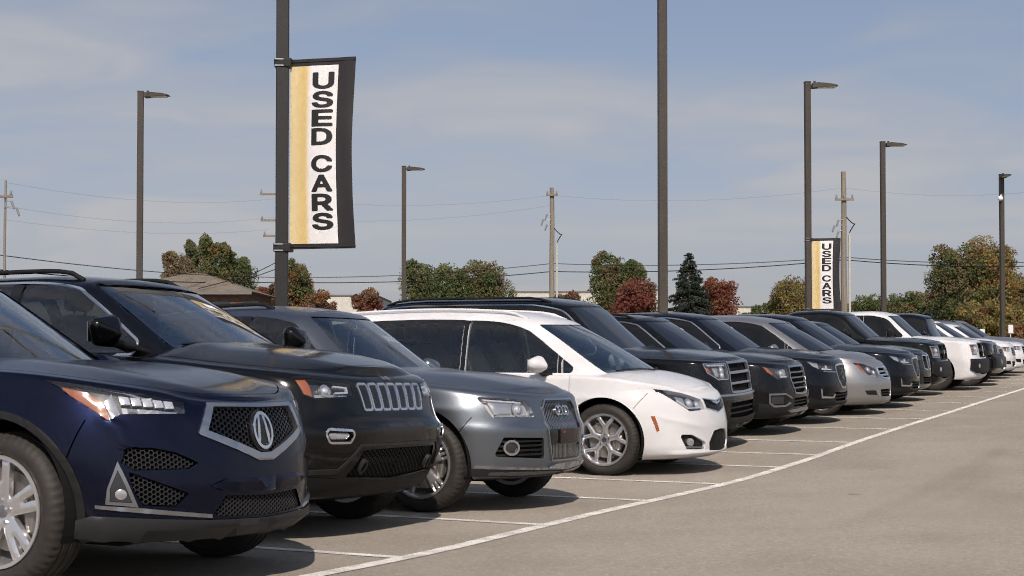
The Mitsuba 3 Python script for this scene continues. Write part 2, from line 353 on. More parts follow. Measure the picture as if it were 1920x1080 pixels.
    def sx(self, x, z):
        """s of the right side point at x."""
        xf, xr = float(self.nx(z)), float(self.tx(z))
        if x > xf - self.Lc:
            c = np.clip(1 - (xf - x) / self.Lc, 0, 1)
            return float(np.interp(np.arccos(c ** (self.n / 2)), self.th, self.arc))
        f = (xf - self.Lc - x) / ((xf - self.Lc) - (xr + self.Lr))
        return float(self.sc + np.clip(f, 0, 1) * self.sl)
    def front(self, pts): return Polygon([(self.sy(y, z), z) for y, z in pts])
    def side(self, pts): return Polygon([(self.sx(x, z), z) for x, z in pts])
    def mesh(self):
        fr = np.linspace(0, self.sc, 30)[1:]; sd = np.linspace(self.sc, self.sc + self.sl, 78)[1:]; rr = np.linspace(self.sc + self.sl, self.send, 14)[1:-1]
        half = np.concatenate([fr, sd, rr]); J = len(half)
        ss = np.concatenate([[0.0], half, [self.send], -half[::-1]])
        nv, nr_ = 36, 6
        rows = []
        x0, _ = self.base(ss, np.full(len(ss), 0.7)); zt = self.ed(x0)
        for _ in range(3):
            x0, _ = self.base(ss, zt - self.r); zt = self.ed(x0)
        for i in range(nv + nr_):
            if i < nv: z = self.zlo + (zt - self.r - self.zlo) * (i / (nv - 1))
            else: z = zt - self.r + self.r * math.sin((i - nv + 1) / nr_ * PI / 2)
            over = np.clip(z - (zt - self.r), 0, self.r)
            ins = self.r * (1 - np.sqrt(np.maximum(1 - (over / self.r) ** 2, 0)))
            x, y = self.base(ss, z, ins)
            y = np.where((np.arange(len(ss)) == 0) | (np.arange(len(ss)) == J + 1), 0, y)
            rows.append(np.stack([x, y, np.broadcast_to(z, x.shape)], -1))
        nR, nC = len(rows), len(ss)
        v = list(np.concatenate(rows)); f = []
        for i in range(nR - 1):
            for j in range(nC):
                k = (j + 1) % nC
                f += [[i * nC + j, i * nC + k, (i + 1) * nC + k], [i * nC + j, (i + 1) * nC + k, (i + 1) * nC + j]]
        def cap(ring, zf, flip, M):
            prev = None
            for j in range(0, J + 2):
                if j in (0, J + 1): row = [ring + j] * (M + 1)
                else:
                    a, b = ring + j, ring + nC - j
                    A, B = v[a], v[b]; row = [a]
                    for m in range(1, M):
                        t = m / M; p = A * (1 - t) + B * t
                        p = np.array([p[0], p[1], zf(p, A)]); v.append(p); row.append(len(v) - 1)
                    row.append(b)
                if prev is not None:
                    for m in range(M):
                        q = [prev[m], row[m], row[m + 1], prev[m + 1]]
                        for t3 in ([q[0], q[1], q[2]], [q[0], q[2], q[3]]):
                            if len(set(t3)) == 3: f.append(t3[::-1] if flip else t3)
                prev = row
        bulge = self.sp.get('dome', 0.010)
        def hoodz(p, A):
            ye = abs(A[1]) + 1e-9; q = abs(p[1]) / ye
            zc = max(float(self.hz(p[0])), A[2])
            dome = bulge * math.exp(-((q - 0.60) / 0.16) ** 2) * float(np.clip((-0.12 - p[0]) / 0.3, 0, 1))
            return A[2] + (zc - A[2]) * (1 - q ** self.sp.get('hood_pow', 3.0)) + dome
        cap((nR - 1) * nC, hoodz, False, 20)
        cap(0, lambda p, A: self.zlo, True, 4)
        m = tm(v, f)
        if m.volume < 0: m.invert()
        return m

class Cabin:
    """The glasshouse: sections along x, each a rounded box from the waist up to the roof profile."""
    def __init__(self, body, sp):
        self.b, self.sp = body, sp
        xs, zs = zip(*sorted(sp['roof']))
        self.top = PchipInterpolator(xs, zs); self.xr = (xs[0], xs[-1])
        self.zb = sp['waist'] - 0.10
        self.yb = sp.get('yb', body.W2 - 0.108); self.tum = sp.get('tumble', 0.30); self.k = sp.get('k', 7.0)
        self.bul = sp.get('bulge', 0.22)
        self.xcowl, self.xhead = sp['xcowl'], sp['xhead']
    def halfw(self, x):
        m = 0.5 * (self.xr[0] + self.xr[1]); h = 0.5 * (self.xr[1] - self.xr[0])
        return self.yb * (1 - 0.05 * np.clip(np.abs((x - m) / h), 0, 1) ** 3)
    def bend(self, x):
        u = np.clip((x - self.xhead + 0.7) / (self.xcowl - self.xhead + 0.7), 0, 1.2)
        r = np.clip((self.xr[0] + 0.8 - x) / 0.8, 0, 1)
        return self.bul * u * u * (3 - 2 * np.minimum(u, 1)) - 0.10 * r * r
    def point(self, x, w, off=0.0):
        """w from 0 (waist) over the roof edge to 1 (centre line)."""
        x = np.asarray(x, float); w = np.asarray(w, float)
        zt = self.top(np.clip(x, *self.xr)) - off * 1.2; H = np.maximum(zt - self.zb, 0.004); k = self.k
        up = w < 0.5
        h = np.where(up, w / 0.5 * 0.86, 0); y1 = (1 - h ** k) ** (1 / k)
        yy = np.where(up, 0, (1 - (w - 0.5) / 0.5)) * (1 - 0.86 ** k) ** (1 / k)
        h2 = (1 - np.clip(yy, 0, 1) ** k) ** (1 / k)
        h = np.where(up, h, h2); q = np.where(up, y1, yy)
        crown = self.sp.get('crown', 0.03)
        z = self.zb + H * h - crown * q ** 2 * np.clip(H / 0.4, 0, 1) * (h ** 4)
        y = (self.halfw(x) - off - self.tum * H * h) * q
        return np.stack([x - self.bend(x) * q ** 2, -y, z], -1)
    def solid(self, off=0.0, x0=None, x1=None, drop=0.0):
        x0 = self.xr[0] if x0 is None else x0; x1 = self.xr[1] if x1 is None else x1
        xs = np.linspace(x0, x1, 64); ws = np.concatenate([np.linspace(0, 0.5, 12), 0.5 + 0.5 * np.linspace(0, 1, 22)[1:] ** 1.6])
        half = [self.point(np.full(len(ws), x), ws, off) for x in xs]
        rings = []
        for h in half:
            o = h.copy(); o[:, 1] *= -1
            bot0, bot1 = h[0].copy(), o[0].copy(); bot0[2] -= drop + 0.02; bot1[2] -= drop + 0.02
            rings.append(np.vstack([bot0[None], h, o[::-1][1:], bot1[None]]))
        n = len(rings[0]); v = np.vstack(rings); f = []
        for i in range(len(xs) - 1):
            for j in range(n):
                k = (j + 1) % n
                f += [[i * n + j, i * n + k, (i + 1) * n + k], [i * n + j, (i + 1) * n + k, (i + 1) * n + j]]
        for i, fl in ((0, 1), (len(xs) - 1, 0)):
            c = len(v); v = np.vstack([v, rings[i].mean(0)[None]])
            for j in range(n):
                k = (j + 1) % n
                t3 = [c, i * n + j, i * n + k]
                f.append(t3[::-1] if fl else t3)
        m = tm(v, f)
        if m.volume < 0: m.invert()
        return m
    def side_y(self, X, Z, off=0.0):
        """Half width of the skin at side view position (X, Z): returns y > 0."""
        x = np.array(X, float); Z = np.asarray(Z, float)
        for _ in range(6):
            zt = self.top(np.clip(x, *self.xr)) - 0; H = np.maximum(zt - self.zb, 0.004)
            h = np.clip((Z - self.zb) / H, 0, 0.999); q = (1 - h ** self.k) ** (1 / self.k)
            x = X + self.bend(x) * q ** 2
        return (self.halfw(x) - self.tum * (Z - self.zb)) * q
    def side_map(self, sign):
        def fn(P, d):
            y = self.side_y(P[:, 0], P[:, 1])
            e = 0.005
            gx = (self.side_y(P[:, 0] + e, P[:, 1]) - self.side_y(P[:, 0] - e, P[:, 1])) / (2 * e)
            gz = (self.side_y(P[:, 0], P[:, 1] + e) - self.side_y(P[:, 0], P[:, 1] - e)) / (2 * e)
            gx, gz = np.clip(gx, -1.5, 1.5), np.clip(gz, -1.5, 1.5)
            n = np.stack([-gx, np.ones_like(y), -gz], -1); n /= np.linalg.norm(n, axis=1, keepdims=True)
            c = np.stack([P[:, 0], y, P[:, 1]], -1) + n * np.asarray(d)[:, None]
            c[:, 1] *= sign
            return c
        return fn
    def front_map(self, P, d):
        """(y, z) seen from the front, on the windscreen."""
        Y, Z = np.abs(P[:, 0]), P[:, 1]
        lo, hi = np.full(len(P), self.xhead - 0.5), np.full(len(P), self.xr[1])
        def zat(x):
            zt = self.top(np.clip(x, *self.xr)); H = np.maximum(zt - self.zb, 0.004)
            q = np.clip(Y / np.maximum(self.halfw(x) - self.tum * H, 0.1), 0, 0.985)
            h = (1 - q ** self.k) ** (1 / self.k)
            return self.zb + H * h - self.sp.get('crown', 0.03) * q ** 2 * np.clip(H / 0.4, 0, 1) * h ** 4, q
        for _ in range(40):
            mid = 0.5 * (lo + hi); z, q = zat(mid)
            lo, hi = np.where(z > Z, mid, lo), np.where(z > Z, hi, mid)
        z, q = zat(mid)
        c = np.stack([mid - self.bend(mid) * q ** 2, P[:, 0], Z], -1)
        sl = (self.top(mid + 0.01) - self.top(mid - 0.01)) / 0.02
        n = np.stack([-sl, P[:, 0] * 0.25, np.ones_like(sl)], -1); n /= np.linalg.norm(n, axis=1, keepdims=True)
        return c + n * np.asarray(d)[:, None]

# ------------------------------------------------------------------ wheels
def spoke_shapes(style, r0, r1):
    """Flat outlines (x, z) of the face of a wheel: spokes from the hub r0 out to r1."""
    out = [Point(0, 0).buffer(r0 * 1.05, 24)]
    def bar(a0, a1, w0, w1, ra=0.0, rb=None):
        rb = rb or r1 + 0.01
        p0, p1 = np.array([math.cos(a0), math.sin(a0)]) * ra, np.array([math.cos(a1), math.sin(a1)]) * rb
        t = (p1 - p0) / np.linalg.norm(p1 - p0); n = np.array([-t[1], t[0]])
        return Polygon([p0 + n * w0 / 2, p1 + n * w1 / 2, p1 - n * w1 / 2, p0 - n * w0 / 2])
    if style == 'split5':
        for i in range(5):
            a = PI / 2 + 0.16 + i * 2 * PI / 5
            for s in (-1, 1): out.append(bar(a + s * 0.30, a + s * 0.175, 0.045, 0.050, r0 * 0.9))
    elif style == 'triple5':
        for i in range(5):
            a = PI / 2 + 0.3 + i * 2 * PI / 5
            for s in (-1, 0, 1): out.append(bar(a + s * 0.25, a + s * 0.17, 0.024, 0.020, r0 * 0.8))
    elif style == 'y5':
        for i in range(5):
            a = PI / 2 + 0.12 + i * 2 * PI / 5
            out.append(bar(a, a, 0.062, 0.050, 0, r1 * 0.62))
            for s in (-1, 1): out.append(bar(a + s * 0.02, a + s * 0.36, 0.038, 0.036, r1 * 0.52))
    else:
        for i in range(6):
            a = PI / 2 + i * 2 * PI / 6
            out.append(bar(a, a, 0.060, 0.044))
    return unary_union(out).buffer(0.006).buffer(-0.006)
def make_wheel(R, rr, w, style):
    """Parts of a right-hand wheel round the origin, axle along y, outer face towards -y."""
    h = w / 2; o = -h
    side = R - rr
    prof = [(rr - 0.012, o + 0.012), (rr + 0.010, o + 0.004), (rr + 0.3 * side, o - 0.007), (rr + 0.55 * side, o - 0.008), (R - 0.028, o + 0.004), (R - 0.010, o + 0.020), (R - 0.002, o + 0.042)]
    for g in (-0.42, 0.0, 0.42):
        y = g * h; prof += [(R, y - 0.009), (R - 0.007, y - 0.006), (R - 0.007, y + 0.006), (R, y + 0.009)]
    prof += [(R - 0.002, h - 0.042), (R - 0.010, h - 0.020), (R - 0.028, h - 0.004), (rr + 0.5 * side, h + 0.006), (rr - 0.012, h - 0.012)]
    n = 168
    ty = revolve_y(prof, n); v = np.array(ty.vertices).reshape(n, len(prof), 3)
    for j, (r, y) in enumerate(prof):
        if R - 0.03 < r < R - 0.001 and abs(y) > h * 0.6:
            v[::3, j] *= np.array([1 - 0.006 / R, 1, 1 - 0.006 / R])
    ty = tm(v.reshape(-1, 3), ty.faces)
    if ty.volume < 0: ty.invert()
    lip = [(rr + 0.004, o + 0.002), (rr + 0.002, o - 0.004), (rr - 0.014, o - 0.003), (rr - 0.022, o + 0.014), (rr - 0.028, o + 0.04), (rr - 0.030, h - 0.01), (rr + 0.0, h - 0.008), (rr - 0.004, o + 0.02)]
    barrel = revolve_y(lip, 72)
    if barrel.volume < 0: barrel.invert()
    r1 = rr - 0.018
    face = spoke_shapes(style, 0.062, r1).intersection(Point(0, 0).buffer(r1, 48))
    def dish(P, d):
        r = np.hypot(P[:, 0], P[:, 1]) / r1
        return np.stack([P[:, 0], o + 0.012 + 0.030 * np.maximum(1 - r, 0) ** 1.5 - np.asarray(d), P[:, 1]], -1)
    spokes = plate(face, dish, 0.0, -0.035, h=0.016, bevel=0.007)
    spokes.fix_normals() if False else None
    spokes = tm(spokes.vertices, np.array(spokes.faces)[:, ::1])
    if spokes.volume < 0: spokes.invert()
    hub = revolve_y([(0.0005, o + 0.026), (0.026, o + 0.027), (0.031, o + 0.034), (0.031, o + 0.06), (0.0005, o + 0.06)], 32)
    nuts = []
    for i in range(5):
        a = i * 2 * PI / 5 + 0.4
        nuts.append(trimesh.creation.cylinder(0.009, 0.03, sections=6, transform=trimesh.transformations.translation_matrix((0.057 * math.cos(a), o + 0.035, 0.057 * math.sin(a))) @ trimesh.transformations.rotation_matrix(PI / 2, (1, 0, 0))))
    disc = revolve_y([(0.06, o + 0.085), (rr * 0.72, o + 0.085), (rr * 0.72, o + 0.11), (0.06, o + 0.11)], 48)
    cal = hull((0.13, o + 0.08, 0.02, 0.03), (0.155, o + 0.08, -0.06, 0.03), (0.155, o + 0.08, 0.06, 0.03), (0.13, o + 0.12, 0, 0.04))
    well = revolve_y([(0.001, h - 0.02), (rr - 0.02, h - 0.02), (rr - 0.02, h - 0.01), (0.001, h - 0.01)], 40)
    for q in (hub, disc, well):
        if q.volume < 0: q.invert()
    return {'tyre': (ty, 'tyre_rubber'), 'rim': (cat([barrel, spokes]), 'RIM'), 'hub_cap': (hub, 'satin_metal'), **{f'wheel_nut_{i}': (q, 'chrome') for i, q in enumerate(nuts)},
            'brake_disc': (cat([disc, cal]), 'brake_steel'), 'wheel_back': (well, 'rim_well')}

# ------------------------------------------------------------------ a whole car
class Car:
    def __init__(self, name, sp, paint, a, b, label, category, yaw=0.0):
        self.sp, self.paint = sp, paint
        self.key = free(name); tag(self.key, label, category, 'vehicles parked in the row')
        p = row_point(a, b)
        tilt = math.atan((float(_gb(b + 0.8)) - float(_gb(b - 0.8))) / 1.6)
        u = np.array([FWD[0], FWD[1], 0]); v = np.array([ROW[0], ROW[1], 0])
        cy, sy_ = math.cos(math.radians(yaw)), math.sin(math.radians(yaw)); u, v = u * cy + v * sy_, v * cy - u * sy_
        v2 = v * math.cos(tilt) + np.array([0, 0, math.sin(tilt)])
        M = np.eye(4); M[:3, 0], M[:3, 1], M[:3, 2] = u, v2, np.cross(u, v2); M[:3, 3] = p
        M[2, 3] -= sp.get('sink', 0.0); self.M = M
        self.B, self.C = Body(sp), None
        self.body = man(self.B.mesh())
        self.parts = []
    def add(self, part, mesh, bsdf, smooth=30):
        if mesh is None or len(mesh.faces) == 0: return
        m = tm(mesh.vertices, mesh.faces); m.apply_transform(self.M)
        return put(f'{self.key}__{part}', m, bsdf, smooth)
    # --- shaping
    def cut(self, poly, depth=0.07, h=0.03):
        m = plate(poly, self.B.skin, 0.05, -depth, h)
        self.body = self.body - man(m if m.volume > 0 else tm(m.vertices, np.array(m.faces)[:, ::-1]))
    def pl(self, part, poly, mat_, d0, d1, h=0.03, bevel=0.0, ear=False, both=False, smooth=30):
        for sgn in ((1, -1) if both else (1,)):
            q = poly if sgn == 1 else affinity.scale(poly, -1, 1, origin=(0, 0))
            m = plate(q, self.B.skin, d0, d1, h, bevel, ear)
            if m is None: continue
            if d1 is not None and m.volume < 0: m = tm(m.vertices, np.array(m.faces)[:, ::-1])
            self.add(part, m, mat_, smooth)
    def spot(self, y, z, r, part, mat_, d=-0.02, flatten=0.6):
        for sg in (1, -1):
            P = np.array([[self.B.sy(sg * y, z), z]])
            c = self.B.skin(P, np.array([d]))[0]
            m = trimesh.creation.icosphere(2, r); m.apply_scale((flatten, 1, 1)); m.apply_translation(c)
            self.add(part, m, mat_, True)
    def lamp(self, poly, amber=None, bowls=(), dark=True, lens=True, rim=None, depth=0.06):
        """A recessed headlight on both sides: bowl, bulbs, amber corner and a clear cover."""
        for sgn in (1, -1):
            f = lambda q: q if sgn == 1 else affinity.scale(q, -1, 1, origin=(0, 0))
            P = f(poly)
            self.cut(P, depth)
            n = put_name = f'{self.key}__headlight'
            k = n; i = 1
            while k in labels or any(q.startswith(k + '__') for q in scene): k = f'{n}_{i:03d}'; i += 1
            sub = k[len(self.key) + 2:]
            def padd(part, pg, mt, d0, d1, bev=0.0, h=0.025):
                m = plate(pg, self.B.skin, d0, d1, h, bev)
                if m is None: return
                if d1 is not None and m.volume < 0: m = tm(m.vertices, np.array(m.faces)[:, ::-1])
                self.add(f'{sub}__{part}', m, mt, 30)
            padd('housing', P, 'lamp_dark' if dark else 'lamp_white', -depth + 0.006, -depth + 0.001)
            if amber is not None: padd('amber_reflector', f(amber).intersection(P.buffer(-0.004)), 'amber_lens', -0.010, -0.03, 0.003)
            for (kind, q) in bowls:
                if kind == 'ball':
                    y, z, r = q; c = self.B.skin(np.array([[sgn * y, z]]), np.array([-0.035]))[0]
                    m = trimesh.creation.icosphere(2, r); m.apply_translation(c)
                    self.add(f'{sub}__projector', m, 'lamp_bulb', True)
                    ringp = Point(sgn * y, z).buffer(r * 1.45).difference(Point(sgn * y, z).buffer(r * 1.05))
                    padd('projector_ring', ringp.intersection(P.buffer(-0.006)), 'lamp_bowl', -0.018, -0.05)
                elif kind == 'bowl': padd('reflector', f(q).intersection(P.buffer(-0.006)), 'lamp_bowl', -0.022, -0.05, 0.006)
                elif kind == 'led': padd('light_strip', f(q).intersection(P.buffer(-0.004)), 'lamp_bulb', -0.008, -0.03, 0.004, 0.015)
                elif kind == 'red': padd('red_reflector', f(q).intersection(P.buffer(-0.004)), 'red_lens', -0.008, -0.03, 0.003)
            if lens: padd('lens', P.buffer(-0.003), 'lamp_lens', 0.001, None)
            if rim: padd('bezel', P.buffer(0.012).difference(P), rim, 0.005, -0.02, 0.002)
    def split_top(self, part, poly, z0=0.62, gap=0.0065, mat_=None):
        pr = prism(poly, 'z', z0, 2.2)
        piece = self.body ^ pr
        self.body = self.body - prism(poly.buffer(gap), 'z', z0 - 0.01, 2.2)
        if piece.num_tri(): self.add(part, unman(piece), mat_ or self.paint)
    def split_side(self, part, poly, gap=0.006, both=True):
        for lo, hi in ((-1.4, -0.55), (0.55, 1.4)) if both else ((-1.4, -0.55),):
            piece = self.body ^ prism(poly, 'y', lo, hi)
            self.body = self.body - prism(poly.buffer(gap), 'y', lo - 0.01 if lo < 0 else lo, hi)
            if piece.num_tri(): self.add(part, unman(piece), self.paint)
    # --- the common parts
    def text(self, part, word, s0, z0, height, mat_, wide=1.0, d=0.003, bold=True):
        m = meshkit.text_mesh(word, height, 0.004, bold); v = np.array(m.vertices); w = v[:, 0].max()
        P = np.stack([s0 + (w / 2 - v[:, 0]) * wide, z0 + v[:, 1]], 1)
        self.add(part, tm(self.B.skin(P, v[:, 2] + d), m.faces), mat_, False)
    def clip(self, poly):
        x = lambda q: float(self.B.base(np.array([q]), np.array([0.8]))[0][0])
        return Polygon([(q, min(z, float(self.B.ed(x(q))) - 0.012)) for q, z in np.array(poly.segmentize(0.05).exterior.coords)]).buffer(0)
    def grille(self, inner, frame=None, frame_mat='chrome', bars=None, bar_mat='gloss_black', depth=0.06, name='grille', fd=0.012, bar_d=-0.012, back='moulded_black', bar_thick=0.02):
        self.cut(inner, depth)
        self.pl(f'{name}__backing', inner, back, -depth + 0.006, -depth + 0.001, 0.06)
        if frame is not None: self.pl(f'{name}__frame', frame.difference(inner.buffer(-0.002)), frame_mat, fd, -0.03, 0.03, 0.004)
        if bars is not None: self.pl(f'{name}__bars' if not isinstance(bars, list) else f'{name}__bar', bars, bar_mat, bar_d, bar_d - bar_thick, 0.03, 0.002, ear=True) if not isinstance(bars, list) else [self.pl(f'{name}__bar', q.intersection(inner.buffer(0.004)), bar_mat, bar_d, bar_d - bar_thick, 0.03, 0.003) for q in bars if not q.intersection(inner).is_empty]
    def finish(self):
        sp, B = self.sp, self.B
        R, h = sp['R'] + sp.get('sink', 0.0), sp.get('arch', 0.055)
        RA = sp['R'] + h
        for xw in B.xw:
            for sg in (-1, 1):
                cyl = m3.Manifold.cylinder(0.5, RA, RA, 72).rotate((90, 0, 0)).translate((xw, 1.3 if sg > 0 else -0.8 + 0.0, R + 0.01))
                cyl = m3.Manifold.cylinder(0.60, RA, RA, 72).translate((0, 0, 0.58 if sg > 0 else -1.18)).rotate((90, 0, 0)).translate((xw, 0, R + 0.01))
                self.body = self.body - cyl
        # wheel wells: a dark liner just inside each cut
        for xw in B.xw:
            for sg in (-1, 1):
                ang = np.linspace(-0.45, PI + 0.45, 40); y0, y1 = sg * (B.W2 - 0.035), sg * 0.585
                rr = RA - 0.004
                v = np.array([[xw + rr * math.cos(t), y, R + 0.01 + rr * math.sin(t)] for t in ang for y in (y0, y1)]); f = []
                for i in range(len(ang) - 1): f += [[2 * i, 2 * i + 1, 2 * i + 3], [2 * i, 2 * i + 3, 2 * i + 2]]
                c = len(v); v = np.vstack([v, [[xw, y1, R]]])
                for i in range(len(ang) - 1): f.append([2 * i + 1, 2 * i + 3, c])
                keep = tm(v, f)
                keep.vertices[:, 2] = np.maximum(keep.vertices[:, 2], B.zlo + 0.01)
                self.add('wheel_well', keep, 'moulded_black', False)
        self.glasshouse()
        # hood, doors
        xc = sp['xcowl']
        ss = np.linspace(-B.sx(xc - 0.4, 0.8), B.sx(xc - 0.4, 0.8), 90)
        ox = np.array([B.base(np.array([q]), np.array([0.8]))[0][0] for q in ss]); zt = B.ed(ox)
        o = B.base(ss, zt - 0.005, B.r)
        hood = Polygon(np.stack(o, 1)).buffer(-sp.get('hood_in', 0.045)).intersection(sbox(xc - 0.12, -2, 1, 2))
        if sp.get('hood_split', True): self.split_top('hood', hood.buffer(-0.05).buffer(0.05), sp.get('hood_z', 0.74))
        if sp.get('doors'):
            for (xa, xb) in sp['doors']:
                zt = sp['waist'] + 0.3
                d = Polygon([(xa, 0.40), (xa + 0.02, 0.75), (xa + 0.0, zt), (xb, zt), (xb, 0.75), (xb + 0.02, 0.40)])
                d = d.difference(Point(B.xw[1], R).buffer(RA + 0.05)).difference(Point(B.xw[0], R).buffer(RA + 0.05))
                self.split_side('door', d.buffer(-0.04).buffer(0.04))
        for poly in sp.get('seams', []): 
            for lo, hi in ((-1.4, -0.5), (0.5, 1.4)): self.body = self.body - prism(LineString(poly).buffer(0.003), 'y', lo, hi)
        self.add('body', unman(self.body), self.paint)
        # sill and arch trim
        if sp.get('cladding'):
            mt = sp['cladding']; w = sp.get('clad_w', 0.05)
            for xw in B.xw:
                q = Point(xw, R + 0.01).buffer(RA + w, 40).difference(Point(xw, R + 0.01).buffer(RA + 0.001, 40)).intersection(sbox(xw - 2, B.zlo + 0.03, xw + 2, 2))
                for g in geoms(q): self.pl('arch_trim', self.side_poly(g), mt, 0.010, -0.02, 0.025, 0.004, both=True)
            sill = Polygon([(B.xw[0] - RA - 0.01, B.zlo + 0.02), (B.xw[0] - RA - 0.0, B.zlo + 0.13), (B.xw[1] + RA, B.zlo + 0.13), (B.xw[1] + RA + 0.01, B.zlo + 0.02)])
            self.pl('sill_trim', self.side_poly(sill), mt, 0.012, -0.02, 0.05, 0.004, both=True)
        wl = make_wheel(sp['R'], sp.get('rim_r', 0.255), sp.get('tyre_w', 0.235), sp.get('wheel', 'six'))
        yo = sp.get('track_out', B.W2 - 0.045) - sp.get('tyre_w', 0.235) / 2
        spin = sp.get('spin', (0.2, 0.7, 1.1, 0.4))
        n = 0
        for xw in B.xw:
            for sg in (-1, 1):
                wk = 'wheel' if n == 0 else f'wheel_{n:03d}'
                A = trimesh.transformations.rotation_matrix(spin[n], (0, 1, 0))
                if sg > 0: A = trimesh.transformations.rotation_matrix(PI, (0, 0, 1)) @ A
                A = trimesh.transformations.translation_matrix((xw, sg * yo, R)) @ A
                for pn, (m, mt) in wl.items():
                    q = m.copy(); q.apply_transform(A)
                    self.add(f'{wk}__{pn.rstrip("_01234") if pn.startswith("wheel_nut") else pn}', q, sp.get('rim_mat', 'alloy') if mt == 'RIM' else mt, 35)
                n += 1
        # floor pan, lower bumper shade
        self.add('underbody', boxm(-sp['L'] + 0.5, -0.45, -0.55, 0.55, B.zlo - 0.03, B.zlo + 0.02), 'moulded_black', False)
    def side_poly(self, g):
        return Polygon([(self.B.sx(x, z), z) for x, z in np.array(g.segmentize(0.03).exterior.coords)])
    def glasshouse(self):
        sp, B = self.sp, self.B
        C = self.C = Cabin(B, sp)
        outer = man(C.solid(0.0, drop=0.1)); inner = man(C.solid(0.035, C.xr[0] + 0.10, C.xr[1] - 0.02, drop=0.3))
        shell = outer - inner
        zw = sp['waist'] + 0.012
        xs = np.linspace(C.xr[0] + 0.05, C.xr[1], 160)
        # zt seen at the side: the section's corner at the bent station
        def sidetop(x):
            st = np.array(x, float)
            for _ in range(8): st = x + C.bend(st) * 0.9
            return C.top(np.clip(st, *C.xr))
        fr = sp.get('roof_frame', 0.105)
        rgn = Polygon([(x, sidetop(x) - fr) for x in xs] + [(xs[-1], -5), (xs[0], -5)]).buffer(0)
        wz = sp.get('waist_rear', zw)
        below = Polygon([(0, zw), (-9, zw + (wz - zw) * 9 / (sp['L']))  , (-9, 9), (0, 9)])
        rgn = rgn.intersection(below).intersection(sbox(sp.get('win_rear', C.xr[0] + 0.42), 0, sp.get('win_front', 0), 9))
        rgn = max(geoms(rgn), key=lambda g: g.area)
        rgn = rgn.buffer(-0.045).buffer(0.045)
        pil = sp['pillars']                       # x of pillars and half widths
        panes = rgn
        for (x, w, lean) in pil: panes = panes.difference(Polygon([(x - w, 0.5), (x + w, 0.5), (x + w + lean * 1.6, 2.1), (x - w + lean * 1.6, 2.1)]))
        panes = panes.buffer(-0.018).buffer(0.018)
        shell = shell - prism(panes.buffer(-0.004), 'y', -1.3, -0.42) - prism(panes.buffer(-0.004), 'y', 0.42, 1.3)
        # windscreen: seen from the front
        zh = float(C.top(sp['xhead'])) - 0.045
        zbw = sp.get('screen_z', sp['waist'] - 0.01)
        def hw(z): return sp.get('screen_w', float(C.halfw(sp['xcowl'])) - 0.115) - C.tum * (z - C.zb)
        ws = Polygon([(-hw(zbw), zbw), (hw(zbw), zbw), (hw(zh), zh), (-hw(zh), zh)]).buffer(-0.04).buffer(0.04)
        shell = shell - prism(ws.buffer(-0.006), 'x', sp['xhead'] - 0.42, 0.3)
        # rear window
        zr1 = float(C.top(C.xr[0] + 0.45)) - 0.14
        rw = Polygon([(-hw(zw) + .05, zw + .05), (hw(zw) - .05, zw + .05), (hw(zr1) - .05, zr1), (-hw(zr1) + .05, zr1)])
        shell = shell - prism(rw, 'x', -9, C.xr[0] + 0.35)
        self.add('cabin_frame', unman(shell), sp.get('roof_mat', self.paint))
        pls = sorted(geoms(panes), key=lambda g: -g.centroid.x)
        for i, g in enumerate(pls):
            for sg in (-1, 1):
                pane = plate(g.buffer(0.006), C.side_map(sg), -0.008, None, 0.05)
                if pane.face_normals[:, 1].mean() * sg < 0: pane = tm(pane.vertices, np.array(pane.faces)[:, ::-1])
                self.add('side_window', pane, 'dark_window' if sp.get('dark_glass') else 'door_glass' if i < sp.get('clear_panes', 1) else 'tinted_glass', True)
        # black pillar trim between the panes
        trim = rgn.buffer(-0.004).difference(panes.buffer(0.002))
        for g in geoms(trim.buffer(-0.004).buffer(0.004)):
            if g.bounds[2] - g.bounds[0] < 0.5:
                for sg in (-1, 1):
                    m = plate(g, C.side_map(sg), 0.003, -0.02, 0.04); self.add('pillar_trim', m if m.volume > 0 else tm(m.vertices, np.array(m.faces)[:, ::-1]), sp.get('pillar_mat', 'gloss_black'))
        if sp.get('surround'):
            q = rgn.buffer(0.018).difference(rgn.buffer(0.002))
            if sp.get('surround_top'): q = q.intersection(sbox(-9, zw + 0.03, 9, 9))
            for sg in (-1, 1):
                m = plate(q, C.side_map(sg), 0.006, -0.015, 0.04, ear=True); self.add('window_surround', m if m.volume > 0 else tm(m.vertices, np.array(m.faces)[:, ::-1]), sp['surround'])
        dark = sp.get('dark_glass', False)
        def outward(m, axis, sign):
            return m if m.face_normals[:, axis].mean() * sign > 0 else tm(m.vertices, np.array(m.faces)[:, ::-1])
        self.add('windscreen', outward(plate(ws.buffer(0.006), C.front_map, -0.006, None, 0.06), 2, 1), 'dark_windscreen' if dark else 'windscreen_glass', True)
        band = ws.buffer(-0.002).difference(ws.buffer(-0.035))
        self.add('windscreen__black_edge', plate(band, C.front_map, -0.010, None, 0.05, ear=False), 'moulded_black', True)
        rear = plate(rw.buffer(0.01), lambda P, d: np.stack([np.interp(P[:, 1], [zw, zr1], [C.xr[0] + 0.02, C.xr[0] + 0.22]), P[:, 0], P[:, 1]], -1), 0, None, 0.1)
        self.add('rear_window', rear, 'tinted_glass', True)
        # wipers
        for y0, y1 in ((0.62, 0.02), (0.0, -0.60)):
            pts = np.array([[y0 + (y1 - y0) * t, zbw + 0.035 + 0.055 * t * (1 - t)] for t in np.linspace(0, 1, 8)])
            self.add('wiper', tube(C.front_map(pts, np.full(8, 0.014)), 0.009, 6), 'black_plastic', True)
        if not dark: self.interior(C, zh, hw)
        # door mirrors
        self.mirrors()
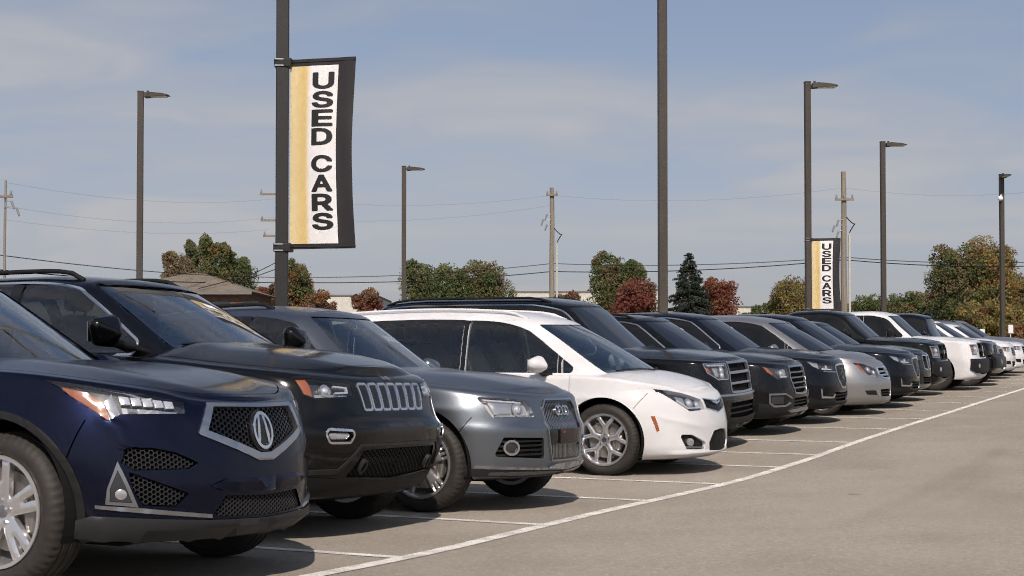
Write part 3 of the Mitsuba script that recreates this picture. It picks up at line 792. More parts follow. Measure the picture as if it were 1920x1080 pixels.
    def interior(self, C, zh, hw):
        sp, B = self.sp, self.B
        # inside: trim over the waist, dashboard, seats, wheel
        zs = sp['waist'] - 0.06
        xr0 = C.xr[0] + 0.25; xf0 = sp['xcowl'] - 0.25
        hwb = sp.get('yb', B.W2 - 0.108) - 0.05
        xh_ = sp['xhead']
        plan = Polygon([(xr0, -hwb + 0.04), (xh_, -hwb), (xf0 - 0.1, -hwb + 0.26), (xf0 - 0.1, hwb - 0.26), (xh_, hwb), (xr0, hwb - 0.04)])
        self.add('cabin_lining', unman(prism(plan, 'z', zs + 0.03, zs + 0.075)), 'cabin_trim', False)
        xd = sp['xhead'] + 0.02
        self.add('dashboard', hull(*[(x, sg * y, z, 0.04) for sg in (1, -1) for x, y, z in ((xd - 0.08, hwb - 0.12, zs + 0.06), (xd - 0.08, hwb - 0.12, zs), (xd + 0.15, hwb - 0.14, zs + 0.06), (xf0 - 0.12, hwb - 0.34, zs + 0.02))]), 'cabin_trim', 35)
        for row, x in enumerate(sp.get('seat_rows', (xd - 0.85, xd - 1.75))):
            for y in ((-0.38, 0.38) if row == 0 else (-0.42, 0.0, 0.42)):
                top = zs + sp.get('seat_h', 0.34)
                seat = hull((x, y - 0.2, zs, 0.06), (x, y + 0.2, zs, 0.06), (x - 0.16, y - 0.16, top, 0.05), (x - 0.16, y + 0.16, top, 0.05), n=12)
                self.add('seat', cat([seat, rbox(x - 0.26, x - 0.14, y - 0.13, y + 0.13, top + 0.08, top + 0.26, 0.045), tube([(x - 0.19, y - 0.06, top), (x - 0.19, y - 0.06, top + 0.12)], 0.008), tube([(x - 0.19, y + 0.06, top), (x - 0.19, y + 0.06, top + 0.12)], 0.008)]), 'cabin_leather', 40)
        a = np.linspace(0, 2 * PI, 33)
        ring = np.stack([xd - 0.34 - 0.09 * np.sin(a), 0.38 + 0.18 * np.cos(a), zs + 0.10 + 0.16 * np.sin(a)], -1)
        self.add('steering_wheel', tube(ring, 0.016, 8), 'cabin_trim', True)
        mp = C.front_map(np.array([[0.0, zh - 0.07]]), np.array([-0.07]))[0]
        self.add('inside_mirror', rbox(mp[0] - 0.03, mp[0], -0.12, 0.12, mp[2] - 0.04, mp[2] + 0.03, 0.012), 'cabin_trim', 30)
    def mirrors(self):
        sp, B, C = self.sp, self.B, self.C
        mx, mz = sp.get('mirror', (sp['xcowl'] - 0.62, sp['waist'] + 0.08))
        for sg in (-1, 1):
            ys = B.W2 - 0.05; r = sp.get('mirror_r', 0.068); up = sp.get('mirror_h', 0.07)
            shell_ = hull((mx + 0.02, sg * (ys + 0.10), mz + up / 2, r), (mx + 0.02, sg * (ys + 0.22), mz + up / 2 - 0.01, r * 0.85), (mx + 0.02, sg * (ys + 0.10), mz - up / 2 + 0.01, r * 0.8), (mx + 0.01, sg * (ys + 0.20), mz - up / 2 + 0.01, r * 0.7),
                          (mx + 0.09, sg * (ys + 0.13), mz, r * 0.6), n=20)
            flat_ = man(shell_) ^ man(boxm(mx - 0.03, mx + 1, -2, 2, 0, 3))
            arm = hull((mx + 0.04, sg * (ys + 0.10), mz - 0.06, 0.028), (mx + 0.02, sg * (ys - 0.06), mz - 0.09, 0.034), (mx + 0.08, sg * (ys - 0.06), mz - 0.09, 0.028), n=12)
            k = 'mirror' if sg < 0 else 'mirror_001'
            self.add(f'{k}__mirror_shell', unman(flat_), sp.get('mirror_mat', self.paint), 40)
            self.add(f'{k}__mirror_arm', arm, sp.get('arm_mat', 'black_plastic'), 40)
            self.add(f'{k}__mirror_glass', rbox(mx - 0.034, mx - 0.026, *(sorted((sg * (ys + 0.06), sg * (ys + 0.26)))), mz - 0.06, mz + 0.07, 0.003), 'chrome', False)
        if sp.get('rails'):
            mt, z0 = sp['rails']
            xa, xb = sp.get('rail_x', (sp['xhead'] - 0.15, C.xr[0] + 0.55))
            for sg in (-1, 1):
                q = np.linspace(xa, xb, 16)
                p = np.array([C.point(np.array([x]), np.array([0.60]))[0] for x in q]); p[:, 1] *= -sg
                p[:, 2] += z0 * np.sin(np.clip(np.minimum(np.arange(16), 15 - np.arange(16)) / 1.5, 0, 1) * PI / 2)
                self.add('roof_rail', tube(p, 0.017, 10), mt, True)

# ------------------------------------------------------------------ the cars' measures
def spec(L, W, H, fo, wb, R, hf, hc, waist, xcowl, xhead, zhead, nose, roof_rear, **kw):
    d = dict(L=L, W=W, H=H, fo=fo, wb=wb, R=R, waist=waist, xcowl=xcowl, xhead=xhead, nose=nose)
    d['edge'] = kw.pop('edge', [(0.02, hf - 0.03), (-0.22, hf), (-fo * 0.9, hf + 0.42 * (waist - hf)), (xcowl - 0.25, waist - 0.012), (-L * 0.62, waist), (-L, waist + 0.02)])
    d['hood'] = kw.pop('hood', [(0.0, hf - 0.02), (-0.10, hf + 0.012), (-0.30, hf + 0.30 * (hc - hf)), (xcowl * 0.62, hf + 0.74 * (hc - hf)), (xcowl * 0.85, hc - 0.035), (xcowl, hc - 0.01), (xcowl - 0.5, waist), (-L, waist + 0.02)])
    sl = (zhead - (hc - 0.015)) / (xcowl - xhead)
    d['roof'] = [(xcowl + 0.22, hc - 0.015 - 0.22 * sl * 1.1), (xcowl, hc - 0.015), (xcowl + (xhead - xcowl) * 0.5, hc - 0.015 + (zhead - hc) * 0.56), (xhead + 0.1, zhead - 0.045), (xhead, zhead)] + roof_rear
    d.update(kw); return d
SPEC = {}
SPEC['blue'] = spec(4.74, 1.90, 1.668, 0.88, 2.75, 0.372, 0.965, 1.15, 1.08, -1.40, -2.25, 1.60,
    [(0.27, -0.13), (0.30, -0.04), (0.37, 0.0), (0.50, 0.0), (0.64, -0.012), (0.78, -0.035), (0.90, -0.07), (0.96, -0.10)],
    [(-2.8, 1.665), (-3.6, 1.63), (-4.15, 1.55), (-4.45, 1.40), (-4.66, 1.05)], n=2.3, Lc=0.85, tumble=0.36, bulge=0.28, wheel='split5', rim_r=0.262, r=0.035,
    sink=0.035, seams=[[(-0.44, 0.84), (-0.50, 0.64)]], mirror=(-2.0, 1.09), ridges=[(0.87, 0.85, 0.775, 0.70, 0.022, 0.016), (1.25, 0.83, 4.6, 0.86, 0.03, 0.012)],
    edge=[(0.02, 0.925), (-0.10, 0.935), (-0.22, 0.978), (-0.8, 1.06), (-1.65, 1.09), (-2.9, 1.10), (-4.74, 1.12)],
    hood=[(0.0, 0.925), (-0.10, 0.945), (-0.22, 0.985), (-0.42, 1.035), (-0.85, 1.105), (-1.2, 1.135), (-1.4, 1.14), (-1.9, 1.08), (-4.74, 1.10)],
    pillars=[(-2.72, 0.05, -0.05), (-3.62, 0.05, -0.1)], cladding='black_plastic', clad_w=0.035, doors=[(-1.50, -2.68), (-2.70, -3.55)], surround='chrome', spin=(0.12, 0.7, 1.1, 0.4))
SPEC['jeep'] = spec(4.82, 1.94, 1.76, 0.90, 2.915, 0.385, 1.06, 1.285, 1.17, -1.28, -2.12, 1.71,
    [(0.25, -0.24), (0.31, -0.15), (0.42, -0.075), (0.52, -0.02), (0.60, 0.0), (0.70, 0.0), (0.765, -0.045), (0.98, -0.11), (1.06, -0.17)],
    [(-2.7, 1.755), (-3.6, 1.74), (-4.3, 1.67), (-4.55, 1.50), (-4.74, 1.1)], n=3.1, Lc=0.60, tumble=0.26, bulge=0.20, wheel='split5', rim_r=0.26,
    pillars=[(-2.70, 0.05, -0.03), (-3.62, 0.05, -0.08)], doors=[(-1.45, -2.66), (-2.68, -3.55)], surround='chrome', rails=('black_plastic', 0.045), rail_x=(-2.25, -4.1), mirror=(-1.62, 1.31), mirror_h=0.10, roof_frame=0.09, screen_z=1.20, seams=[[(-0.36, 0.92), (-0.46, 0.88), (-0.56, 0.72)]], ridges=[(1.1, 0.86, 4.6, 0.88, 0.03, 0.010)])
SPEC['grey'] = spec(4.63, 1.90, 1.65, 0.83, 2.81, 0.372, 0.93, 1.13, 1.05, -1.36, -2.10, 1.585,
    [(0.26, -0.12), (0.30, -0.03), (0.40, 0.0), (0.62, 0.0), (0.655, -0.006), (0.69, -0.028), (0.84, -0.07), (0.93, -0.115)],
    [(-2.7, 1.645), (-3.4, 1.62), (-4.0, 1.54), (-4.3, 1.40), (-4.55, 1.05)], n=2.6, Lc=0.72, tumble=0.36, bulge=0.26, wheel='triple5', rim_r=0.265,
    pillars=[(-2.62, 0.05, -0.05), (-3.5, 0.05, -0.1)], doors=[(-1.42, -2.58), (-2.60, -3.45)], rails=('black_plastic', 0.03), rail_x=(-2.5, -4.0), mirror=(-1.85, 1.10), seams=[[(-0.40, 0.735), (-0.50, 0.60)]], ridges=[(1.05, 0.80, 4.5, 0.82, 0.03, 0.012)])
SPEC['van'] = spec(5.17, 2.02, 1.76, 0.95, 3.09, 0.376, 0.88, 1.095, 1.045, -0.78, -1.82, 1.63,
    [(0.17, -0.12), (0.22, -0.02), (0.32, 0.0), (0.48, 0.0), (0.62, -0.02), (0.74, -0.05), (0.84, -0.10), (0.88, -0.14)],
    [(-2.4, 1.735), (-3.2, 1.76), (-4.2, 1.735), (-4.75, 1.65), (-4.98, 1.45), (-5.12, 1.05)], n=2.35, Lc=0.92, tumble=0.30, bulge=0.34, wheel='y5', rim_r=0.268,
    edge=[(0.02, 0.85), (-0.14, 0.87), (-0.32, 0.925), (-0.6, 0.985), (-0.9, 1.022), (-1.3, 1.040), (-2.6, 1.045), (-5.17, 1.07)],
    hood=[(0.0, 0.855), (-0.12, 0.885), (-0.30, 0.955), (-0.55, 1.030), (-0.78, 1.075), (-0.95, 1.090), (-1.10, 1.085), (-1.5, 1.045), (-5.17, 1.07)], hood_pow=2.4,
    pillars=[(-1.42, 0.022, -0.12), (-2.62, 0.030, -0.05), (-4.05, 0.04, -0.1)], pillar_mat='gloss_black', clear_panes=2, doors=[(-1.34, -2.60), (-2.62, -4.0)], surround=None, rails=('paint_white', 0.03), mirror=(-1.66, 1.14), mirror_h=0.055, mirror_r=0.08, mirror_mat='paint_white',
    win_front=-1.12, tyre_w=0.245, r=0.04, crease=0.02, dome=0.0, ridges=[(1.15, 0.80, 4.9, 0.84, 0.03, 0.010), (0.35, 0.86, 0.95, 0.965, 0.025, 0.009), (-0.2, 0.215, 0.95, 0.225, 0.022, 0.022), (0.45, 0.50, 1.0, 0.62, 0.03, 0.010)], seams=[[(-0.50, 0.86), (-0.62, 0.70)]], roof_frame=0.115)
def variant(base, **kw):
    d = dict(SPEC[base]); d.update(kw); return d
NOSE_T = [(0.26, -0.12), (0.32, -0.03), (0.45, 0.0), (0.62, 0.0), (0.80, -0.03), (1.0, -0.06), (1.13, -0.10)]
SPEC['big'] = spec(5.30, 2.00, 1.96, 1.0, 3.0, 0.40, 1.13, 1.30, 1.21, -1.42, -2.16, 1.87, NOSE_T,
    [(-2.8, 1.945), (-4.2, 1.95), (-4.9, 1.90), (-5.12, 1.7), (-5.24, 1.2)], n=3.2, Lc=0.6, tumble=0.22, bulge=0.16, wheel='six', rim_r=0.26, pillars=[(-2.75, 0.05, -0.02), (-3.75, 0.05, -0.04)],
    surround='chrome', rails=('black_plastic', 0.03), rail_x=(-2.4, -4.9), mirror=(-1.98, 1.28), doors=[(-1.5, -2.7), (-2.72, -3.7)])
NOSE_S = [(0.24, -0.12), (0.29, -0.03), (0.42, 0.0), (0.58, 0.0), (0.74, -0.025), (0.92, -0.06), (1.02, -0.11)]
SPEC['acadia'] = spec(4.92, 1.92, 1.72, 0.96, 2.86, 0.385, 1.02, 1.20, 1.12, -1.35, -2.15, 1.66, NOSE_S,
    [(-2.8, 1.72), (-3.9, 1.70), (-4.5, 1.62), (-4.72, 1.45), (-4.85, 1.1)], n=2.8, Lc=0.68, tumble=0.30, bulge=0.24, wheel='six', pillars=[(-2.68, 0.05, -0.04), (-3.6, 0.05, -0.06)], surround='chrome', surround_top=True,
    rails=('black_plastic', 0.03), mirror=(-1.9, 1.18), cladding='black_plastic', clad_w=0.045)
SPEC['enclave'] = spec(5.18, 2.00, 1.775, 0.98, 3.07, 0.385, 1.02, 1.20, 1.13, -1.35, -2.20, 1.70, NOSE_S,
    [(-2.9, 1.77), (-4.0, 1.75), (-4.7, 1.64), (-4.95, 1.45), (-5.1, 1.1)], n=2.5, Lc=0.75, tumble=0.32, bulge=0.26, wheel='y5', pillars=[(-2.75, 0.05, -0.05), (-3.75, 0.05, -0.08)], surround='chrome', surround_top=True, mirror=(-1.95, 1.18))
SPEC['odyssey'] = spec(5.10, 1.96, 1.74, 0.94, 3.0, 0.35, 0.93, 1.12, 1.06, -0.95, -1.95, 1.64,
    [(0.18, -0.12), (0.23, -0.02), (0.34, 0.0), (0.52, 0.0), (0.62, -0.02), (0.76, -0.08), (0.88, -0.15), (0.93, -0.20)],
    [(-2.6, 1.72), (-3.6, 1.73), (-4.6, 1.68), (-4.9, 1.5), (-5.05, 1.05)], n=2.3, Lc=0.9, tumble=0.30, bulge=0.32, wheel='six', pillars=[(-1.5, 0.022, -0.12), (-2.7, 0.03, -0.04), (-4.0, 0.04, -0.1)], mirror=(-1.75, 1.12), clear_panes=2, win_front=-1.28, dome=0.0, edge=[(0.02, 0.90), (-0.2, 0.93), (-0.5, 0.985), (-0.9, 1.03), (-1.4, 1.055), (-2.6, 1.06), (-5.1, 1.08)])
SPEC['coupe_suv'] = spec(4.70, 1.89, 1.66, 0.88, 2.81, 0.372, 1.00, 1.17, 1.09, -1.40, -2.15, 1.60, NOSE_S,
    [(-2.8, 1.655), (-3.6, 1.62), (-4.1, 1.53), (-4.4, 1.35), (-4.62, 1.08)], n=2.6, Lc=0.72, tumble=0.34, bulge=0.24, wheel='split5', pillars=[(-2.65, 0.05, -0.05), (-3.5, 0.05, -0.1)], surround='chrome', mirror=(-1.9, 1.14))
SPEC['pickup'] = spec(5.70, 2.00, 1.90, 0.98, 3.56, 0.41, 1.15, 1.30, 1.24, -1.45, -2.12, 1.82, NOSE_T,
    [(-2.6, 1.89), (-3.1, 1.88), (-3.42, 1.82), (-3.58, 1.55), (-3.66, 1.2)], n=3.4, Lc=0.5, tumble=0.22, bulge=0.14, wheel='six', pillars=[(-2.72, 0.05, 0.0)], mirror=(-2.0, 1.34), mirror_h=0.16, mirror_mat='black_plastic', seat_rows=(-3.0,), win_rear=-3.45, rim_mat='alloy', bed=True)
SPEC['boxy'] = spec(4.30, 1.86, 1.86, 0.68, 2.75, 0.40, 1.10, 1.18, 1.17, -1.42, -1.78, 1.79,
    [(0.38, -0.05), (0.42, 0.0), (0.58, 0.0), (0.68, -0.02), (0.72, -0.10), (1.0, -0.12), (1.10, -0.15)],
    [(-2.2, 1.85), (-3.4, 1.85), (-3.9, 1.84), (-4.1, 1.7), (-4.2, 1.2)], n=4.2, Lc=0.35, tumble=0.16, bulge=0.08, wheel='six', pillars=[(-2.35, 0.06, 0.0), (-3.1, 0.06, 0.0)], mirror=(-1.75, 1.30), flare=0.05, cladding='black_plastic', clad_w=0.09, k=11)
SPEC['wagon'] = spec(4.60, 1.84, 1.62, 0.92, 2.67, 0.36, 0.95, 1.12, 1.05, -1.25, -2.05, 1.56, NOSE_S,
    [(-2.7, 1.615), (-3.5, 1.60), (-4.1, 1.50), (-4.35, 1.35), (-4.52, 1.05)], n=2.5, Lc=0.72, tumble=0.34, bulge=0.26, wheel='six', pillars=[(-2.6, 0.05, -0.05), (-3.4, 0.05, -0.1)], mirror=(-1.8, 1.10), edge=[(0.02, 0.92), (-0.22, 0.95), (-0.8, 1.0), (-1.5, 1.04), (-2.9, 1.05), (-4.6, 1.07)])

def sym(half):
    """A front outline from its right half, given from the top to the bottom as (s, z)."""
    return Polygon(half + [(-s, z) for s, z in half[::-1] if s > 1e-6])
def hexnet(poly, a=0.030, t=0.0055, sx=1.0):
    x0, y0, x1, y1 = poly.bounds; cells = []
    h = a * math.sqrt(3) / 2
    for i, cx in enumerate(np.arange(x0 - a, x1 + a, 0.75 * a * 2 * sx / 2 * 2 / 1.0 * 0.5 * 2)):
        for cy in np.arange(y0 - a, y1 + a, h * 2 * 0.5 * 2):
            yy = cy + (h if i % 2 else 0)
            cells.append(Polygon([(cx + (a - t) * sx * math.cos(k * PI / 3), yy + (a - t) * math.sin(k * PI / 3)) for k in range(6)]))
    return poly.difference(unary_union(cells))
def hbars(poly, n, t):
    x0, y0, x1, y1 = poly.bounds
    return [sbox(x0 - 1, z - t / 2, x1 + 1, z + t / 2).intersection(poly) for z in np.linspace(y0, y1, n + 2)[1:-1]]
def vbars(poly, n, t):
    x0, y0, x1, y1 = poly.bounds
    return [sbox(x - t / 2, y0 - 1, x + t / 2, y1 + 1).intersection(poly) for x in np.linspace(x0, x1, n + 2)[1:-1]]
def ellipse(s, z, a, b): return affinity.scale(Point(s, z).buffer(1, 32), a, b)

def front_blue(c):
    frame = sym([(0, 0.928), (0.365, 0.932), (0.45, 0.775), (0.06, 0.640)]).buffer(-0.01).buffer(0.01)
    inner = sym([(0, 0.900), (0.335, 0.905), (0.395, 0.790), (0.045, 0.676)])
    frame, inner = c.clip(frame), c.clip(inner)
    c.grille(inner, frame, 'satin_metal', hexnet(inner, 0.016, 0.0035), 'gloss_black', 0.07, bar_thick=0.03)
    em = ellipse(-0.0, 0.785, 0.082, 0.092)
    c.pl('emblem', em.buffer(0.012), 'gloss_black', -0.002, -0.05, 0.03, 0.004)
    c.pl('emblem__ring', em.difference(em.buffer(-0.016)), 'chrome', 0.012, -0.01, 0.02, 0.003)
    legs = unary_union([Polygon([(k * 0.010, 0.862), (k * 0.030, 0.862), (k * 0.056, 0.715), (k * 0.036, 0.712)]) for k in (-1, 1)])
    c.pl('emblem__mark', legs.intersection(em), 'chrome', 0.008, -0.01, 0.02, 0.002)
    lamp = c.clip(Polygon([(1.24, 1.06), (1.00, 1.025), (0.80, 0.990), (0.48, 0.945), (0.505, 0.872), (0.81, 0.870), (0.87, 0.838), (1.07, 0.990)]))
    amber = Polygon([(1.06, 0.992), (0.94, 0.968), (0.885, 0.935), (0.858, 0.835), (0.90, 0.83), (1.06, 0.965)])
    leds = [('led', Polygon([(s, 0.956 - (0.80 - s) * 0.10), (s - 0.044, 0.952 - (0.80 - s) * 0.10), (s - 0.044, 0.918 - (0.80 - s) * 0.09), (s, 0.916 - (0.80 - s) * 0.09)])) for s in (0.80, 0.748, 0.696, 0.644, 0.592)]
    leds.append(('bowl', Polygon([(1.02, 1.022), (0.80, 0.982), (0.50, 0.936), (0.50, 0.925), (0.80, 0.969), (1.00, 1.010)])))
    c.lamp(lamp, amber, leds + [('bowl', Polygon([(0.875, 0.93), (0.83, 0.965), (0.815, 0.875), (0.855, 0.85)])), ('bowl', Polygon([(0.80, 0.905), (0.53, 0.885), (0.53, 0.874), (0.80, 0.875)]))], depth=0.05)
    for sg in (1, -1):
        f = lambda q: affinity.scale(q, sg, 1, origin=(0, 0))
        up = f(Polygon([(0.80, 0.712), (0.69, 0.712), (0.575, 0.688), (0.47, 0.642), (0.52, 0.618), (0.775, 0.616), (0.83, 0.65)]))
        lo = f(Polygon([(0.80, 0.60), (0.53, 0.50), (0.59, 0.445), (0.745, 0.455), (0.79, 0.525)]))
        for q, nm in ((up, 'upper_intake'), (lo, 'lower_intake')):
            c.grille(q.buffer(0.004), None, bars=hexnet(q, 0.013, 0.0028), depth=0.06, name=nm, bar_mat='grey_plastic')
        c.pl('corner_garnish', f(Polygon([(0.848, 0.655), (0.768, 0.442), (0.84, 0.452), (0.915, 0.458), (0.905, 0.53)]).difference(Polygon([(0.851, 0.615), (0.795, 0.464), (0.895, 0.470), (0.892, 0.53)]))), 'satin_metal', 0.010, -0.03, 0.03, 0.004)
        c.pl('fog_lamp__cover', f(Polygon([(0.851, 0.612), (0.797, 0.466), (0.893, 0.472), (0.890, 0.53)])), 'lamp_dark', 0.004, -0.02, 0.02)
        c.pl('fog_lamp__glass', f(ellipse(0.845, 0.503, 0.026, 0.024)), 'lamp_bowl', 0.010, -0.01, 0.012, 0.004)
    tr = sym([(0, 0.372), (0.35, 0.385), (0.76, 0.435), (0.96, 0.452), (0.96, 0.443), (0.76, 0.421), (0.35, 0.368), (0, 0.356)])
    c.pl('chin_strip', Polygon([(0.96, 0.455), (0.76, 0.440), (0.40, 0.398), (0.40, 0.380), (0.76, 0.418), (0.96, 0.440)]), 'satin_metal', 0.014, -0.02, 0.03, 0.004, both=True)
    me = sym([(0, 0.470), (0.31, 0.482), (0.395, 0.388), (0, 0.372)])
    c.grille(me, None, bars=hexnet(me, 0.013, 0.0028), bar_mat='grey_plastic', name='chin_grille')
    c.pl('chin_spoiler', sym([(0, 0.358), (0.40, 0.370), (0.98, 0.405), (1.05, 0.385), (1.05, 0.305), (0.7, 0.288), (0, 0.282)]), 'grey_plastic', 0.022, -0.02, 0.04, 0.010)
    c.pl('bumper_step', sym([(0, 0.556), (0.30, 0.566), (0.40, 0.530), (0.33, 0.505), (0, 0.490)]), c.paint, 0.020, -0.02, 0.035, 0.012)
def front_jeep(c):
    fr = sym([(0, 1.000), (0.455, 0.998), (0.405, 0.815), (0, 0.808)])
    slots = []
    for i in range(7):
        k = (i - 3) * 0.121; w = 0.046
        slots.append(Polygon([(k * 1.02 - w, 0.985), (k * 1.02 + w, 0.985), (k * 0.93 + w * 0.92, 0.828), (k * 0.93 - w * 0.92, 0.828)]).buffer(-0.012).buffer(0.012))
    c.pl('grille__surround', fr, 'gloss_black', 0.004, -0.02, 0.03, 0.003)
    for q in slots:
        c.cut(q, 0.06)
        c.pl('grille__frame', q.buffer(0.011).difference(q.buffer(-0.004)), 'chrome', 0.012, -0.02, 0.02, 0.003)
        c.pl('grille__mesh', hexnet(q, 0.014, 0.003), 'gloss_black', -0.012, -0.03, ear=True)
        c.pl('grille__backing', q, 'moulded_black', -0.052, -0.057, 0.05)
    lamp = c.clip(Polygon([(0.90, 1.022), (0.82, 1.028), (0.48, 0.995), (0.48, 0.914), (0.80, 0.903), (0.87, 0.928)]))
    c.lamp(lamp, Polygon([(0.92, 1.03), (0.82, 1.022), (0.81, 0.905), (0.88, 0.925)]), [('ball', (0.70, 0.955, 0.028)), ('led', Polygon([(0.63, 0.985), (0.51, 0.975), (0.51, 0.935), (0.63, 0.932), (0.63, 0.942), (0.522, 0.945), (0.522, 0.966), (0.63, 0.975)])), ('bowl', Polygon([(0.79, 0.93), (0.51, 0.925), (0.51, 0.915), (0.79, 0.91)]))], rim='gloss_black')
    fog = Polygon([(0.79, 0.705), (0.555, 0.692), (0.605, 0.632), (0.76, 0.634)]).buffer(-0.02).buffer(0.02)
    for sg in (1, -1):
        q = affinity.scale(fog, sg, 1, origin=(0, 0)); c.cut(q, 0.04)
        c.pl('fog_lamp__bezel', q.buffer(0.014).difference(q), 'chrome', 0.010, -0.02, 0.02, 0.003)
        c.pl('fog_lamp__backing', q, 'gloss_black', -0.032, -0.037, 0.04)
        c.pl('fog_lamp__reflector', affinity.scale(q, 0.82, 0.55).intersection(q), 'lamp_bowl', -0.008, -0.03, 0.02, 0.006)
    c.pl('chin_trim', Polygon([(0.99, 0.462), (0.655, 0.462), (0.505, 0.615), (0, 0.610), (0, 0.595), (0.50, 0.598), (0.645, 0.435), (0.99, 0.430)]), 'grey_plastic', 0.012, -0.02, 0.03, 0.004, both=True)
    it = sym([(0, 0.578), (0.47, 0.575), (0.545, 0.405), (0, 0.372)])
    c.grille(it, None, bars=hexnet(it, 0.017, 0.004), bar_mat='black_plastic', name='lower_intake')
    sl = sym([(0, 0.735), (0.30, 0.735), (0.38, 0.615), (0, 0.612)])
    c.pl('bumper_insert', sl, 'gloss_black', 0.004, -0.02, 0.04, 0.004)
    for sg in (1, -1): c.pl('tow_hook', ellipse(sg * 0.43, 0.47, 0.03, 0.045).difference(ellipse(sg * 0.43, 0.47, 0.017, 0.03)), 'grey_plastic', 0.02, -0.04, 0.02, 0.004)
    c.pl('lower_valance', sym([(0, 0.365), (0.56, 0.395), (1.0, 0.425), (1.0, 0.29), (0, 0.265)]), 'black_plastic', 0.008, -0.02, 0.04, 0.004)
    c.text('name_badge', 'Jeep', 0.0, 1.018, 0.026, 'chrome', 1.3)
def front_grey(c):
    gr = sym([(0, 0.862), (0.26, 0.862), (0.325, 0.80), (0.325, 0.62), (0.275, 0.392), (0, 0.388)])
    inner = gr.buffer(-0.018)
    up = inner.intersection(sbox(-1, 0.635, 1, 2)); lo = inner.intersection(sbox(-1, 0, 1, 0.515))
    c.pl('grille__frame', gr.difference(up).difference(lo), 'gloss_black', 0.008, -0.03, 0.03, 0.003)
    for q in (up, lo): c.grille(q, None, bars=vbars(q, 21, 0.011), bar_mat='satin_metal', name='grille', depth=0.06, bar_d=-0.002, bar_thick=0.03)
    c.pl('grille__rim', gr.buffer(0.006).difference(gr.buffer(-0.006)), 'satin_metal', 0.013, -0.02, 0.02, 0.002)
    for i in range(4):
        e = Point((i - 1.5) * 0.062, 0.775).buffer(0.040, 24)
        c.pl('emblem_ring', e.difference(Point((i - 1.5) * 0.062, 0.775).buffer(0.030, 24)), 'chrome', 0.016 + 0.003 * (i % 2), -0.01, 0.02, 0.002)
    c.pl('front_plate', sbox(-0.155, 0.525, 0.155, 0.630), 'gloss_black', 0.022, 0.008, 0.05, 0.002)
    c.pl('front_plate__badge', sbox(0.075, 0.602, 0.105, 0.618), 'red_lens', 0.024, 0.01, 0.03)
    lamp = c.clip(Polygon([(0.945, 0.892), (0.50, 0.865), (0.435, 0.733), (0.85, 0.735)]).buffer(-0.015).buffer(0.015))
    c.lamp(lamp, None, [('ball', (0.60, 0.795, 0.038)), ('bowl', Polygon([(0.86, 0.86), (0.66, 0.85), (0.66, 0.76), (0.82, 0.76)])), ('led', Polygon([(0.90, 0.876), (0.56, 0.852), (0.56, 0.842), (0.88, 0.864)])), ('bowl', Polygon([(0.80, 0.757), (0.46, 0.755), (0.46, 0.742), (0.82, 0.744)]))], dark=False)
    for sg in (1, -1):
        f = lambda q: affinity.scale(q, sg, 1, origin=(0, 0))
        q = f(Polygon([(0.80, 0.585), (0.385, 0.572), (0.385, 0.412), (0.885, 0.440)]).buffer(-0.02).buffer(0.02))
        c.grille(q, None, bars=hbars(q, 4, 0.014), bar_mat='black_plastic', name='side_intake', depth=0.06)
        o = f(ellipse(0.735, 0.505, 0.072, 0.060))
        c.pl('fog_lamp__ring', o.difference(o.buffer(-0.018)), 'chrome', 0.010, -0.03, 0.02, 0.004)
        c.pl('fog_lamp__glass', o.buffer(-0.019), 'lamp_dark', -0.002, -0.03, 0.02, 0.004)
    c.pl('bumper_strip', Polygon([(1.03, 0.372), (0.27, 0.338), (0.27, 0.322), (1.03, 0.352)]), 'satin_metal', 0.012, -0.02, 0.03, 0.004, both=True)
    c.pl('lower_valance', sym([(0, 0.30), (0.27, 0.315), (1.05, 0.348), (1.08, 0.29), (0, 0.268)]), 'grey_plastic', 0.008, -0.02, 0.04, 0.004)
    c.pl('skid_plate', sym([(0, 0.372), (0.24, 0.368), (0.30, 0.340), (0, 0.318)]), 'satin_metal', 0.030, -0.01, 0.03, 0.008)
